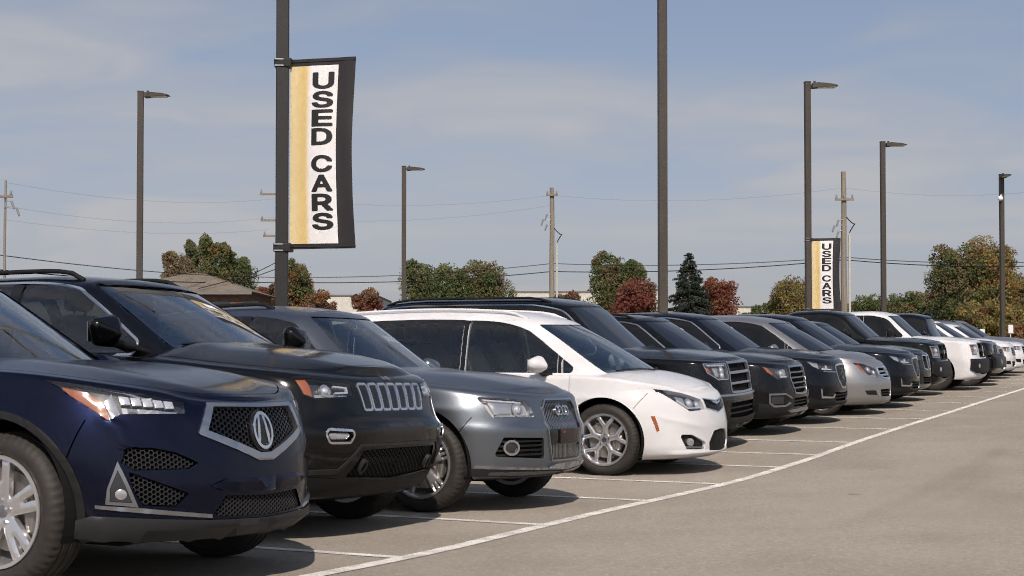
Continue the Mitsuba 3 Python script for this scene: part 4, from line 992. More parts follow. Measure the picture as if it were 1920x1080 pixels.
def front_van(c):
    lamp = c.clip(Polygon([(0.93, 0.905), (0.62, 0.858), (0.36, 0.780), (0.335, 0.675), (0.60, 0.665), (0.75, 0.765)]))
    c.lamp(lamp, None, [('ball', (0.56, 0.755, 0.034)), ('ball', (0.44, 0.735, 0.030)), ('bowl', Polygon([(0.72, 0.83), (0.62, 0.81), (0.62, 0.74), (0.70, 0.77)])), ('led', Polygon([(0.72, 0.79), (0.60, 0.706), (0.37, 0.705), (0.37, 0.697), (0.605, 0.695), (0.73, 0.775)]))])
    g = sym([(0, 0.752), (0.32, 0.785), (0.305, 0.690), (0, 0.640)])
    c.grille(g, g.buffer(0.010), 'chrome', hexnet(g, 0.018, 0.004), 'gloss_black', 0.05, fd=0.008)
    wing = unary_union([Polygon([(k * 0.02, 0.742), (k * 0.16, 0.760), (k * 0.10, 0.735), (k * 0.02, 0.726)]) for k in (1, -1)] + [ellipse(0, 0.735, 0.026, 0.018)])
    c.pl('emblem', wing, 'chrome', 0.012, -0.01, 0.02, 0.003)
    it = sym([(0, 0.462), (0.20, 0.448), (0.325, 0.325), (0.30, 0.246), (0, 0.232)]).buffer(-0.015).buffer(0.015)
    c.grille(it, None, bars=hexnet(it, 0.022, 0.005), bar_mat='black_plastic', name='lower_intake')
    for sg in (1, -1):
        q = affinity.scale(Polygon([(0.775, 0.432), (0.61, 0.424), (0.39, 0.335), (0.40, 0.262), (0.69, 0.274)]).buffer(-0.025).buffer(0.025), sg, 1, origin=(0, 0))
        c.cut(q, 0.05); c.pl('fog_lamp__pocket', q, 'black_plastic', -0.042, -0.047, 0.04)
        c.pl('fog_lamp__glass', ellipse(sg * 0.62, 0.345, 0.05, 0.042), 'lamp_bowl', -0.012, -0.04, 0.02, 0.006)
        c.pl('fog_lamp__blade', affinity.scale(Polygon([(0.72, 0.31), (0.42, 0.29), (0.42, 0.278), (0.70, 0.288)]), sg, 1, origin=(0, 0)), 'satin_metal', 0.0, -0.03, 0.02, 0.003)
    c.pl('side_marker', Polygon([(1.062, 0.625), (1.018, 0.625), (0.995, 0.475), (1.025, 0.465)]), 'amber_lens', 0.006, -0.01, 0.03, 0.003, both=True)
def front_any(c, lamp, grille, gframe, bars, bar_mat, lower, trims=(), amber=None, bowls=(), back='moulded_black', lens_rim=None, markers=False):
    """Front of a farther car: lamp (right half outline), grille (right half), lower opening (right half) and bright trims."""
    if lamp is not None: c.lamp(c.clip(Polygon(lamp)), Polygon(amber) if amber else None, list(bowls), rim=lens_rim)
    if grille is not None:
        g = c.clip(sym(grille)); c.grille(g, g.buffer(0.024) if gframe else None, gframe or 'chrome', bars(g) if bars else None, bar_mat, 0.05, back=back, bar_d=0.002)
    if lower is not None:
        q = sym(lower); c.grille(q, None, bars=hbars(q, 2, 0.02), bar_mat='black_plastic', name='lower_intake', depth=0.05)
    for nm, q, mt in trims: c.pl(nm, Polygon(q), mt, 0.014, -0.02, 0.03, 0.004, both=True)
    if markers: c.pl('side_marker', Polygon([(1.02, 0.66), (0.96, 0.66), (0.96, 0.62), (1.02, 0.62)]), 'amber_lens', 0.004, -0.01, 0.04, 0.002, both=True)
def front_big(c):
    front_any(c, [(0.93, 1.085), (0.50, 1.075), (0.50, 0.90), (0.74, 0.90), (0.90, 0.985)], [(0, 1.08), (0.44, 1.08), (0.43, 0.74), (0, 0.73)], 'satin_metal', lambda g: [sbox(-1, 0.95, 1, 0.985), sbox(-1, 0.82, 1, 0.85)], 'satin_metal',
              [(0, 0.60), (0.5, 0.60), (0.55, 0.42), (0, 0.40)], [('bumper_bar', [(0.0, 0.70), (0.86, 0.71), (0.86, 0.685), (0.0, 0.675)], 'satin_metal')],
              [(0.92, 1.05), (0.88, 1.045), (0.84, 0.97), (0.88, 0.985)], [('red', [(0.92, 1.085), (0.5, 1.08), (0.5, 1.07), (0.90, 1.07)]) if 0 else ('led', Polygon([(0.90, 1.078), (0.52, 1.07), (0.52, 1.058), (0.88, 1.066)])), ('ball', (0.62, 1.01, 0.035)), ('ball', (0.62, 0.945, 0.035)), ('bowl', Polygon([(0.80, 1.04), (0.70, 1.04), (0.70, 0.93), (0.76, 0.94)]))], lens_rim='chrome')
    c.pl('lower_valance', sym([(0, 0.40), (0.6, 0.42), (1.0, 0.46), (1.0, 0.30), (0, 0.28)]), 'black_plastic', 0.010, -0.02, 0.04, 0.004)
def front_acadia(c):
    front_any(c, [(0.96, 1.005), (0.44, 0.955), (0.44, 0.80), (0.70, 0.79), (0.86, 0.87)], [(0, 0.95), (0.36, 0.945), (0.38, 0.80), (0.28, 0.60), (0, 0.585)], 'satin_metal', lambda g: hbars(g, 4, 0.02), 'dark_alloy',
              [(0, 0.52), (0.32, 0.52), (0.36, 0.40), (0, 0.39)], [('fog_trim', [(0.90, 0.60), (0.60, 0.60), (0.42, 0.535), (0.42, 0.51), (0.60, 0.575), (0.875, 0.575), (0.875, 0.475), (0.82, 0.435), (0.60, 0.435), (0.50, 0.475), (0.45, 0.45), (0.60, 0.41), (0.83, 0.41), (0.90, 0.465)], 'satin_metal'),
              ('skid_trim', [(0.55, 0.36), (0.0, 0.375), (0.0, 0.325), (0.44, 0.32)], 'satin_metal')], [(0.90, 0.972), (0.85, 0.955), (0.77, 0.865), (0.80, 0.855), (0.87, 0.90)], [('ball', (0.60, 0.875, 0.035)), ('led', Polygon([(0.63, 0.835), (0.47, 0.83), (0.47, 0.815), (0.63, 0.815)])), ('bowl', Polygon([(0.54, 0.94), (0.46, 0.93), (0.46, 0.83), (0.54, 0.84)]))])
    for sg in (1, -1): c.pl('fog_lamp', affinity.scale(sbox(0.64, 0.455, 0.86, 0.555), sg, 1, origin=(0, 0)), 'lamp_dark', 0.004, -0.02, 0.04, 0.003)
    c.pl('lower_valance', sym([(0, 0.318), (0.5, 0.318), (0.62, 0.42), (1.05, 0.47), (1.05, 0.27), (0, 0.25)]), 'black_plastic', 0.009, -0.02, 0.04, 0.004)
def front_enclave(c):
    g = [(0, 0.91), (0.26, 0.90), (0.30, 0.86), (0.24, 0.68), (0.12, 0.575), (0, 0.565)]
    front_any(c, [(0.98, 1.00), (0.42, 0.905), (0.42, 0.83), (0.72, 0.835), (0.88, 0.90)], g, 'chrome', lambda q: hexnet(q, 0.024, 0.005), 'gloss_black',
              [(0, 0.48), (0.45, 0.50), (0.40, 0.36), (0, 0.35)], [('fog_trim', [(0.80, 0.56), (0.775, 0.56), (0.765, 0.445), (0.52, 0.43), (0.46, 0.475), (0.43, 0.46), (0.50, 0.405), (0.79, 0.415)], 'chrome'), ('wing_trim', [(0.70, 0.832), (0.33, 0.812), (0.33, 0.795), (0.70, 0.815)], 'satin_metal')],
              None, [('bowl', Polygon([(0.94, 0.99), (0.76, 0.96), (0.76, 0.86), (0.86, 0.90)])), ('led', Polygon([(0.70, 0.875), (0.45, 0.855), (0.45, 0.84), (0.70, 0.85)])), ('ball', (0.58, 0.890, 0.022))])
    shield = Polygon([(-0.035, 0.80), (0.035, 0.80), (0.03, 0.74), (0, 0.71), (-0.03, 0.74)]); c.pl('emblem', Point(0, 0.755).buffer(0.06).difference(Point(0, 0.755).buffer(0.05)), 'chrome', 0.014, -0.01, 0.02)
    c.pl('lower_valance', sym([(0, 0.34), (0.5, 0.35), (1.05, 0.42), (1.05, 0.27), (0, 0.25)]), 'black_plastic', 0.009, -0.02, 0.04, 0.004)
def front_odyssey(c):
    front_any(c, [(0.86, 0.90), (0.66, 0.88), (0.40, 0.78), (0.42, 0.645), (0.62, 0.655), (0.78, 0.78)], [(0, 0.80), (0.33, 0.80), (0.35, 0.70), (0.27, 0.645), (0, 0.625)], 'chrome', lambda q: hbars(q, 2, 0.028), 'chrome',
              [(0, 0.44), (0.42, 0.44), (0.40, 0.32), (0, 0.31)], [('fog_slash', [(0.56, 0.43), (0.53, 0.43), (0.44, 0.33), (0.50, 0.33)], 'chrome'), ('fog_pocket', [(0.80, 0.43), (0.58, 0.43), (0.54, 0.35), (0.76, 0.36)], 'black_plastic')],
              [(0.83, 0.87), (0.76, 0.87), (0.68, 0.73), (0.72, 0.74), (0.80, 0.83)], [('ball', (0.60, 0.785, 0.035)), ('ball', (0.49, 0.735, 0.030)), ('bowl', Polygon([(0.60, 0.70), (0.44, 0.685), (0.44, 0.66), (0.60, 0.665)]))])
    c.pl('emblem', Polygon([(-0.05, 0.765), (-0.033, 0.765), (-0.022, 0.735), (0.022, 0.735), (0.033, 0.765), (0.05, 0.765), (0.034, 0.68), (0.017, 0.68), (0.021, 0.715), (-0.021, 0.715), (-0.017, 0.68), (-0.034, 0.68)]), 'chrome', 0.018, -0.01, 0.02, 0.002)
def front_kidney(c):
    front_any(c, [(0.92, 0.96), (0.45, 0.93), (0.40, 0.83), (0.80, 0.82)], None, None, None, None, [(0, 0.48), (0.40, 0.50), (0.36, 0.36), (0, 0.35)], [], None, [('ball', (0.74, 0.885, 0.035)), ('ball', (0.56, 0.875, 0.035)), ('led', Polygon([(0.85, 0.945), (0.5, 0.925), (0.5, 0.912), (0.85, 0.93)]))])
    for sg in (1, -1):
        q = affinity.scale(Polygon([(0.035, 0.905), (0.31, 0.915), (0.34, 0.86), (0.30, 0.665), (0.08, 0.645), (0.035, 0.70)]).buffer(-0.02).buffer(0.02), sg, 1, origin=(0, 0))
        c.grille(q, q.buffer(0.02), 'chrome', vbars(q, 7, 0.012), 'gloss_black', 0.05)
        c.pl('side_intake', affinity.scale(Polygon([(0.80, 0.58), (0.50, 0.52), (0.50, 0.40), (0.76, 0.42)]), sg, 1, origin=(0, 0)), 'black_plastic', 0.004, -0.02, 0.04, 0.003)
    c.pl('lower_valance', sym([(0, 0.34), (0.5, 0.35), (1.05, 0.40), (1.05, 0.27), (0, 0.25)]), 'satin_metal', 0.009, -0.02, 0.04, 0.004)
def front_pickup(c):
    front_any(c, [(0.90, 1.07), (0.54, 1.07), (0.54, 0.84), (0.86, 0.84)], [(0, 1.09), (0.46, 1.09), (0.44, 0.80), (0, 0.79)], 'black_plastic', lambda g: [sbox(-0.05, 0, 0.05, 2).intersection(g), sbox(-1, 0.91, 1, 0.98).intersection(g)], 'black_plastic',
              [(0, 0.50), (0.5, 0.50), (0.46, 0.38), (0, 0.37)], [], [(0.91, 1.04), (0.83, 1.04), (0.83, 0.87), (0.89, 0.87)], [('ball', (0.68, 0.98, 0.05)), ('bowl', Polygon([(0.78, 0.92), (0.56, 0.92), (0.56, 0.86), (0.78, 0.86)]))], lens_rim='chrome')
    c.pl('front_bumper', sym([(0, 0.74), (0.95, 0.74), (0.98, 0.50), (0.80, 0.42), (0, 0.40)]), 'black_plastic', 0.05, -0.03, 0.04, 0.015)
    for sg in (1, -1): c.pl('fog_lamp', Point(sg * 0.70, 0.58).buffer(0.05), 'lamp_bowl', 0.055, 0.03, 0.02, 0.006)
    c.pl('emblem', Polygon([(-0.05, 0.98), (0.05, 0.98), (0.04, 0.91), (0, 0.88), (-0.04, 0.91)]), 'chrome', 0.016, -0.01, 0.02)
def front_boxy(c):
    for i in range(7):
        k = (i - 3) * 0.088; q = sbox(k - 0.026, 0.80, k + 0.026, 1.03).buffer(-0.01).buffer(0.01)
        c.cut(q, 0.05); c.pl('grille__slot', q, 'moulded_black', -0.042, -0.046, 0.05)
    for sg in (1, -1):
        e = Point(sg * 0.47, 0.93).buffer(0.095)
        c.cut(e, 0.05)
        k = 'headlight' if sg > 0 else 'headlight_001'
        c.pl(f'{k}__reflector', e, 'lamp_bowl', -0.035, -0.045, 0.02); c.pl(f'{k}__ring', e.buffer(0.014).difference(e), 'chrome', 0.012, -0.02, 0.02, 0.003); c.pl(f'{k}__lens', e, 'lamp_lens', 0.002, None, 0.02)
        c.pl('turn_signal', Point(sg * 0.66, 0.82).buffer(0.035), 'amber_lens', 0.010, -0.01, 0.02, 0.004)
    c.pl('front_bumper', sym([(0, 0.70), (0.82, 0.70), (0.84, 0.46), (0, 0.45)]), 'grey_plastic', 0.12, -0.03, 0.04, 0.02)
    for sg in (1, -1): c.pl('fog_lamp', Point(sg * 0.5, 0.60).buffer(0.05), 'lamp_bowl', 0.125, 0.10, 0.02, 0.006)
def front_plain(c):
    front_any(c, [(0.88, 0.92), (0.46, 0.90), (0.46, 0.77), (0.80, 0.79)], [(0, 0.89), (0.40, 0.88), (0.36, 0.68), (0, 0.66)], 'chrome', lambda q: hbars(q, 3, 0.02), 'dark_alloy', [(0, 0.50), (0.45, 0.50), (0.40, 0.35), (0, 0.34)],
              [('fog_pocket', [(0.80, 0.52), (0.58, 0.52), (0.56, 0.42), (0.76, 0.43)], 'black_plastic')], [(0.88, 0.92), (0.79, 0.91), (0.75, 0.79), (0.80, 0.79)], [('ball', (0.66, 0.845, 0.038)), ('bowl', Polygon([(0.58, 0.89), (0.48, 0.885), (0.48, 0.79), (0.58, 0.79)]))])

def dress(c, front, extra=None):
    front(c)
    if c.sp.get('bed'):      # an open load bed behind the cab
        c.body = c.body - man(boxm(-c.sp['L'] + 0.12, -3.80, -0.76, 0.76, 0.72, 2.5))
    c.finish()
    if extra: extra(c)
def sticker(c):
    P = Polygon([(0.22, c.sp['waist'] + 0.40), (0.34, c.sp['waist'] + 0.385), (0.34, c.sp['waist'] + 0.355), (0.22, c.sp['waist'] + 0.37)])
    c.add('windscreen__sticker', plate(P, c.C.front_map, -0.004, None, 0.03), 'sticker_white', False)
def sticker_grey(c):
    P = Polygon([(0.10, 1.40), (0.32, 1.385), (0.32, 1.335), (0.10, 1.35)]); c.add('windscreen__sticker', plate(P, c.C.front_map, -0.012, None, 0.03), 'sticker_white', False)
def car(name, sp, pnt, a, b, label, category, front, extra=None, yaw=0.0):
    dress(Car(name, SPEC[sp], pnt, a, b, label, category, yaw), front, extra)
CARS = [
    ('suv', 'blue', 'paint_blue', -4.28, 6.0, 'dark blue SUV with five sided silver framed grille, nearest of the row', 'suv', front_blue),
    ('suv', 'jeep', 'paint_black', -4.89, 8.38, 'black SUV with seven upright chrome grille slots, between the blue and the grey SUV', 'suv', front_jeep, sticker),
    ('suv', 'grey', 'paint_grey', -4.75, 10.72, 'metallic grey SUV with upright bar grille and four ring emblem', 'suv', front_grey, sticker_grey),
    ('minivan', 'van', 'paint_white', -4.86, 15.03, 'white minivan with long dark sliding door window and silver wheels', 'minivan', front_van),
    ('suv', 'big', 'paint_black', -5.50, 18.0, 'large black SUV with roof rack, directly behind the white minivan', 'suv', front_big),
    ('suv', 'acadia', 'paint_charcoal', -5.43, 20.5, 'black SUV with amber cornered headlights and bright bracket shaped fog lamp trims', 'suv', front_acadia, sticker),
    ('suv', 'enclave', 'paint_navy', -5.42, 23.0, 'dark navy SUV with rounded chrome shield grille, next to the silver minivan', 'suv', front_enclave, sticker),
    ('minivan', 'odyssey', 'paint_silver', -5.25, 25.6, 'silver minivan with amber and clear headlights, only silver van in the row', 'minivan', front_odyssey),
    ('suv', 'enclave2', 'paint_navy', -5.20, 27.95, 'dark SUV with shield grille, just beyond the silver minivan', 'suv', front_enclave),
    ('suv', 'coupe_suv', 'paint_charcoal', -5.42, 30.3, 'charcoal SUV with twin chrome framed grille openings and bright window arch', 'suv', front_kidney),
    ('pickup_truck', 'pickup', 'paint_green', -5.55, 33.1, 'dark pickup truck with amber headlight, in front of the white pickup', 'pickup truck', front_pickup),
    ('pickup_truck', 'pickup', 'paint_white', -5.17, 36.1, 'white pickup truck with black bumper and square headlights', 'pickup truck', front_pickup),
    ('suv', 'boxy', 'paint_navy', -5.20, 38.9, 'boxy dark off road SUV just beyond the white pickup truck', 'suv', front_boxy),
    ('car', 'wagon', 'paint_silver', -5.45, 41.6, 'pale silver hatchback beyond the boxy dark SUV', 'car', front_plain),
    ('suv', 'acadia2', 'paint_white', -5.50, 44.3, 'white SUV near the far end of the row, at the right edge', 'suv', front_plain),
    ('car', 'wagon', 'paint_white', -5.50, 47.0, 'white car at the far end of the row, partly outside the picture', 'car', front_plain),
    ('suv', 'acadia2', 'paint_silver', -5.60, 49.8, 'silver SUV at the very end of the row behind all other cars', 'suv', front_plain),
]
for q in ('big', 'acadia', 'enclave', 'odyssey', 'coupe_suv', 'pickup', 'boxy', 'wagon'): SPEC[q]['dark_glass'] = True
SPEC['enclave2'] = variant('enclave', surround='chrome')
SPEC['acadia2'] = variant('acadia', cladding=None)
ONLY = globals().get('ONLY')
for i, row in enumerate(CARS):
    row = row if len(row) > 8 else row + (None,)
    if ONLY is None or i in ONLY: car(*row, (0, 0, 0, 0, 0.6, -0.8, 0.5, -0.5, 1.0, -1.1, 0.8, -0.6, 1.2, -0.9, 0.7, -1.2, 0.5)[i])

# ------------------------------------------------------------------ street furniture
def bronze_fn(p, n, uv):
    return mi.Color3f(0.060, 0.050, 0.040) * (0.75 + 0.5 * mikit.fbm(p.x * 5, p.y * 5, p.z * 1.2, 3))
mat('bronze_paint', {'type': 'principled', 'base_color': mikit.proc(bronze_fn), 'roughness': 0.5, 'specular': 0.4})
mat('dark_pole_paint', {'type': 'principled', 'base_color': flat((0.022, 0.022, 0.022)), 'roughness': 0.45, 'specular': 0.4})
mat('concrete', {'type': 'diffuse', 'reflectance': mikit.proc(lambda p, n, uv: mi.Color3f(0.42, 0.40, 0.37) * (0.8 + 0.35 * mikit.fbm(p.x * 6, p.y * 6, p.z * 6, 4)))})
def wood_fn(p, n, uv):
    g = mikit.fbm(p.x * 30, p.y * 30, p.z * 0.9, 4)
    return mikit.mix((0.16, 0.135, 0.105), (0.36, 0.32, 0.26), g)
mat('pole_wood', {'type': 'diffuse', 'reflectance': mikit.proc(wood_fn)})
mat('pale_conduit', {'type': 'diffuse', 'reflectance': flat((0.55, 0.54, 0.50))})
mat('galvanised', {'type': 'principled', 'base_color': flat((0.38, 0.39, 0.40)), 'metallic': 0.6, 'roughness': 0.45})
mat('wire_black', {'type': 'diffuse', 'reflectance': flat((0.03, 0.03, 0.032))})
mat('porcelain', {'type': 'principled', 'base_color': flat((0.25, 0.24, 0.24)), 'roughness': 0.2})
mat('camera_white', {'type': 'principled', 'base_color': flat((0.8, 0.8, 0.8)), 'roughness': 0.35})
mat('led_panel', {'type': 'principled', 'base_color': flat((0.55, 0.55, 0.50)), 'roughness': 0.3})

def beam(x0, x1, y0, y1, z0, z1, r=0.012): return rbox(x0, x1, y0, y1, z0, z1, r, 8)
def place(m, p, ang=0.0):
    m = tm(m.vertices, m.faces); m.apply_transform(trimesh.transformations.translation_matrix(p) @ trimesh.transformations.rotation_matrix(ang, (0, 0, 1))); return m
def light_pole(px, Y, w, top_py, label, bsdf='bronze_paint', head=0.0, arms=(0.0,), top=None, plinth=True):
    k = tag(free('light_pole'), label, 'light pole', 'lot light poles')
    p = at(px, 600, Y); g = float(ground_z(p[0], p[1])); zt = at(px, top_py, Y)[2] if top is None else top
    P = np.array([p[0], p[1], 0.0]); ang = 0.12
    put(f'{k}__pole', place(beam(-w / 2, w / 2, -w / 2, w / 2, g + 0.55, zt), P, ang), bsdf)
    put(f'{k}__pole_cap', place(beam(-w / 2 - 0.008, w / 2 + 0.008, -w / 2 - 0.008, w / 2 + 0.008, zt - 0.03, zt + 0.02), P, ang), bsdf)
    put(f'{k}__base_plate', place(beam(-w, w, -w, w, g + 0.54, g + 0.60), P, ang), bsdf)
    if plinth: put(f'{k}__plinth', place(unman(m3.Manifold.cylinder(0.95, 0.29, 0.27, 40).translate((0, 0, g - 0.35))), P), 'concrete', 40)
    for a in arms:
        A = ang * 0 + head + a
        put(f'{k}__arm', place(beam(w / 2 - 0.02, w / 2 + 0.16, -0.035, 0.035, zt - 0.16, zt - 0.08), P, A), bsdf)
        prof = Polygon([(0.14, zt - 0.20), (0.14, zt - 0.055), (0.34, zt - 0.03), (0.80, zt - 0.075), (0.98, zt - 0.125), (0.98, zt - 0.14), (0.80, zt - 0.155)])
        put(f'{k}__lamp_head', place(unman(prism(prof, 'y', -0.18, 0.18)), P, A), bsdf)
        put(f'{k}__lamp_panel', place(boxm(0.34, 0.90, -0.14, 0.14, zt - 0.186, zt - 0.158), P, A), 'led_panel', False)
        put(f'{k}__photocell', place(trimesh.creation.cylinder(0.04, 0.07, sections=16, transform=trimesh.transformations.translation_matrix((0.24, 0, zt + 0.0))), P, A), bsdf)
    return k, P, g, zt
R1 = 0.15
light_pole(528, 18.3, 0.158, 0, 'thick dark pole carrying the nearest used cars banner, runs out of the frame', 'dark_pole_paint', top=9.4)
light_pole(1243, 27.5, 0.162, 0, 'tall brown pole without banner, runs out of the frame behind the black SUVs', top=9.6)
light_pole(261, 50.0, 0.20, 172, 'leftmost light pole with single lamp arm, behind the black SUV')
light_pole(757, 69.0, 0.20, 312, 'light pole with single lamp, between the big banner and the utility pole')
light_pole(1516, 47.8, 0.185, 154, 'light pole with single lamp carrying the smaller far banner')
light_pole(1657, 61.0, 0.19, 266, 'light pole with single lamp, right of the far banner')
k, P, g, zt = light_pole(1880, 72.0, 0.20, 327, 'rightmost light pole with a white camera dome below its lamp', head=-PI / 2)
cz = float(at(1876, 373, 72)[2])
put('security_camera__dome', tm(*(lambda m: (m.vertices, m.faces))(trimesh.creation.icosphere(3, 0.13))).apply_translation((P[0] - 0.14, P[1] - 0.24, cz)), 'camera_white', True)
put('security_camera__bracket', tube([(P[0], P[1] - 0.05, cz + 0.16), (P[0] - 0.1, P[1] - 0.2, cz + 0.17), (P[0] - 0.14, P[1] - 0.24, cz + 0.08)], 0.03), 'camera_white', True)
tag('security_camera', 'white dome camera fixed to the rightmost light pole', 'security camera')

# banners: cloth between two rods, lettering sewn on
YEL = np.array((0.72, 0.50, 0.17))
def banner_fn(p, n, uv):
    u, v = uv.x, uv.y
    streak = mikit.noise(u * 46, 0.5, 0.0)
    y = mikit.mix((0.74, 0.60, 0.34), (0.66, 0.49, 0.19), mikit.smoothstep(0.04, 0.20, u) * (0.6 + 0.4 * streak))
    weave = 0.92 + 0.12 * mikit.fbm(u * 20, v * 46, 0.0, 3)
    c = mikit.mix(y, (0.80, 0.79, 0.78), mikit.smoothstep(0.24, 0.33, u + 0.02 * (streak - 0.5)))
    edge = (u > 0.74) | (v > 0.962) | (v < 0.028)
    return dr.select(edge, mi.Color3f(0.028, 0.026, 0.028), c) * weave
mat('banner_cloth', {'type': 'twosided', 'bsdf': {'type': 'principled', 'base_color': mikit.proc(banner_fn), 'roughness': 0.55, 'specular': 0.3}})
mat('banner_ink', {'type': 'twosided', 'bsdf': {'type': 'principled', 'base_color': flat((0.022, 0.021, 0.022)), 'roughness': 0.5, 'specular': 0.3}})
def banner(pole_px, Y, w, x0, py_top, py_bot, width, ang, label, seed):
    k = tag(free('banner'), label, 'banner', 'used cars banners')
    p = at(pole_px, 600, Y); P = np.array([p[0], p[1], 0.0])
    z1, z0 = float(at(pole_px, py_top, Y)[2]), float(at(pole_px, py_bot, Y)[2]); H = z1 - z0
    d = np.array([math.cos(ang), -math.sin(ang)]); nrm = np.array([-math.sin(ang), -math.cos(ang)])
    def surf(u, v):
        pull = np.sin(np.pi * v)                              # the free edge is blown in between the rods
        x = x0 + width * u * (1 - 0.055 * pull ** 1.2 * u)
        b = (0.055 * pull * np.sin(np.pi * np.clip(u, 0, 1)) + 0.015 * np.sin(u * 13 + v * 2.2 + seed) * u * (0.35 + 0.65 * pull) + 0.003 * np.sin(v * 17 + u * 4 + seed) * u * u) * (width / 0.87)
        return np.stack([P[0] + d[0] * x + nrm[0] * b, P[1] + d[1] * x + nrm[1] * b, z0 + H * v + 0 * u], -1)
    nu, nv = 40, 70
    U, V = np.meshgrid(np.linspace(0, 1, nu), np.linspace(0, 1, nv)); U, V = U.ravel(), V.ravel()
    f = []
    for i in range(nv - 1):
        for j in range(nu - 1):
            q = i * nu + j; f += [[q, q + 1, q + nu + 1], [q, q + nu + 1, q + nu]]
    scene[f'{k}__fabric'] = mikit.ply(tm(surf(U, V), f), 'banner_cloth', smooth=True, uv=np.stack([U, V], 1))
    # eight letters standing one above the other
    tops = [0.925, 0.825, 0.727, 0.629, 0.487, 0.385, 0.286, 0.187]
    for ch, vt in zip('USEDCARS', tops):
        m = meshkit.text_mesh(ch, 1.0, 0.002, True); tv = np.array(m.vertices); top = tv[:, 2].max() - 1e-6
        flat_ = unary_union([Polygon(tv[t][:, :2]).buffer(1e-5) for t in m.faces if (tv[t][:, 2] > top).all()]).buffer(0.030, join_style=2)
        lx0, ly0, lx1, ly1 = flat_.bounds
        def ink(P, d):
            c = surf(0.352 + 0.333 * (P[:, 0] - lx0) / (lx1 - lx0), vt - 0.089 + 0.090 * (P[:, 1] - ly0) / (ly1 - ly0)); c[:, :2] += nrm * np.asarray(d)[:, None]; return c
        put(f'{k}__letter', plate(flat_, ink, 0.004, None, 0.07), 'banner_ink', False)
    for v_, nm in ((0.985, 'rod'), (0.012, 'rod')):
        e = surf(np.array([0.0, 1.0]), np.array([v_, v_])); s = np.array([P[0], P[1], e[0][2]])
        put(f'{k}__{nm}', tube([s + np.array([*d, 0]) * w * 0.5, e[1]], 0.012), 'dark_pole_paint', True)
        put(f'{k}__bracket', place(beam(-w / 2 - 0.012, w / 2 + 0.05, -w / 2 - 0.012, w / 2 + 0.012, e[0][2] - 0.06, e[0][2] + 0.05), np.array([P[0], P[1], 0]), -ang * 0.4), 'dark_pole_paint')
        for dz in (-0.045, 0.035):
            ring = place(unman(prism(sbox(-w / 2 - 0.017, -w / 2 - 0.017, w / 2 + 0.017, w / 2 + 0.017).difference(sbox(-w / 2 - 0.011, -w / 2 - 0.011, w / 2 + 0.011, w / 2 + 0.011)), 'z', e[0][2] + dz - 0.008, e[0][2] + dz + 0.008)), np.array([P[0], P[1], 0]), 0.12)
            put(f'{k}__strap', ring, 'galvanised')
    return k
banner(528, 18.3, 0.158, 0.105, 113, 468, 0.87, math.radians(14), 'large hanging banner reading used cars with yellow edge, on the thick dark pole', 0.4)
banner(1516, 47.8, 0.185, 0.12, 447, 583, 0.92, math.radians(12), 'smaller far banner reading used cars, low on a light pole', 2.1)

# utility poles and wires
def utility_pole(px, Y, py_top, label, w=0.16, riser=None, arms=()):
    k = tag(free('utility_pole'), label, 'utility pole', 'wooden utility poles')
    p = at(px, 600, Y); g = float(ground_z(p[0], p[1])); zt = float(at(px, py_top, Y)[2])
    zs = np.linspace(g - 0.2, zt, 12)
    put(f'{k}__pole', tube(np.stack([p[0] + 0.015 * np.sin(zs), np.full(12, p[1]), zs], 1), np.linspace(w * 1.15, w * 0.78, 12), 14), 'pole_wood', 40)
    if riser is not None:
        zr = float(at(px, riser, Y)[2])
        put(f'{k}__riser', tube([(p[0] + w + 0.13, p[1] - 0.05, g), (p[0] + w + 0.13, p[1] - 0.05, zr)], 0.065, 8), 'pale_conduit', True)
        t = np.linspace(0, 1, 24)
        put(f'{k}__cable_loop', tube(np.stack([p[0] + w + 0.13 + 0.42 * np.sin(t * PI) - 0.25 * t, np.full(24, p[1] - 0.05), zr + 0.10 + 0.95 * t + 0.16 * np.sin(t * 6.3)], 1), 0.03, 6), 'wire_black', True)
    for (dz, length, side, n) in arms:
        z = zt - dz
        x0, x1 = (-length, length) if side == 0 else ((-length, 0.1) if side < 0 else (-0.1, length))
        put(f'{k}__crossarm', beam(p[0] + x0, p[0] + x1, p[1] - w - 0.09, p[1] - w, z - 0.06, z + 0.06), 'pole_wood')
        for q in np.linspace(x0 + 0.08, x1 - 0.08, n):
            put(f'{k}__insulator', revolve_z([(0.001, 0), (0.045, 0), (0.06, 0.05), (0.04, 0.10), (0.055, 0.14), (0.03, 0.2), (0.001, 0.2)], (p[0] + q, p[1] - w - 0.045, z + 0.06)), 'porcelain', True)
    return k, p, zt
def revolve_z(profile, at_, n=14):
    m = revolve_y([(r, y) for r, y in profile], n); v = np.array(m.vertices)[:, [0, 2, 1]] + np.asarray(at_); return tm(v, np.array(m.faces)[:, ::-1])
def hanging_gear(k, p, z, side, n=3, w=0.16):
    """Switch and transformer gear bolted to the pole."""
    for i in range(n):
        x = p[0] + side * (w + 0.14 + 0.22 * (i % 2)); zz = z - 0.30 * i
        put(f'{k}__switch', hull((x, p[1] - 0.1, zz, 0.055), (x + side * 0.10, p[1] - 0.1, zz - 0.30, 0.045)), 'porcelain', True)
        put(f'{k}__switch_arm', tube([(p[0], p[1] - 0.08, zz + 0.05), (x, p[1] - 0.1, zz)], 0.025, 6), 'galvanised', True)
U = {}
U['a'] = utility_pole(8, 62, 338, 'thin utility pole cluttered with hardware at the left edge of the picture', w=0.06, arms=[(0.7, 0.35, 0, 2)])
U['b'] = utility_pole(520, 84, 345, 'utility pole hidden behind the big banner pole, its insulator arms showing left', arms=[(0.6, 1.0, -1, 2), (2.1, 0.95, -1, 2), (3.0, 0.8, -1, 2)])
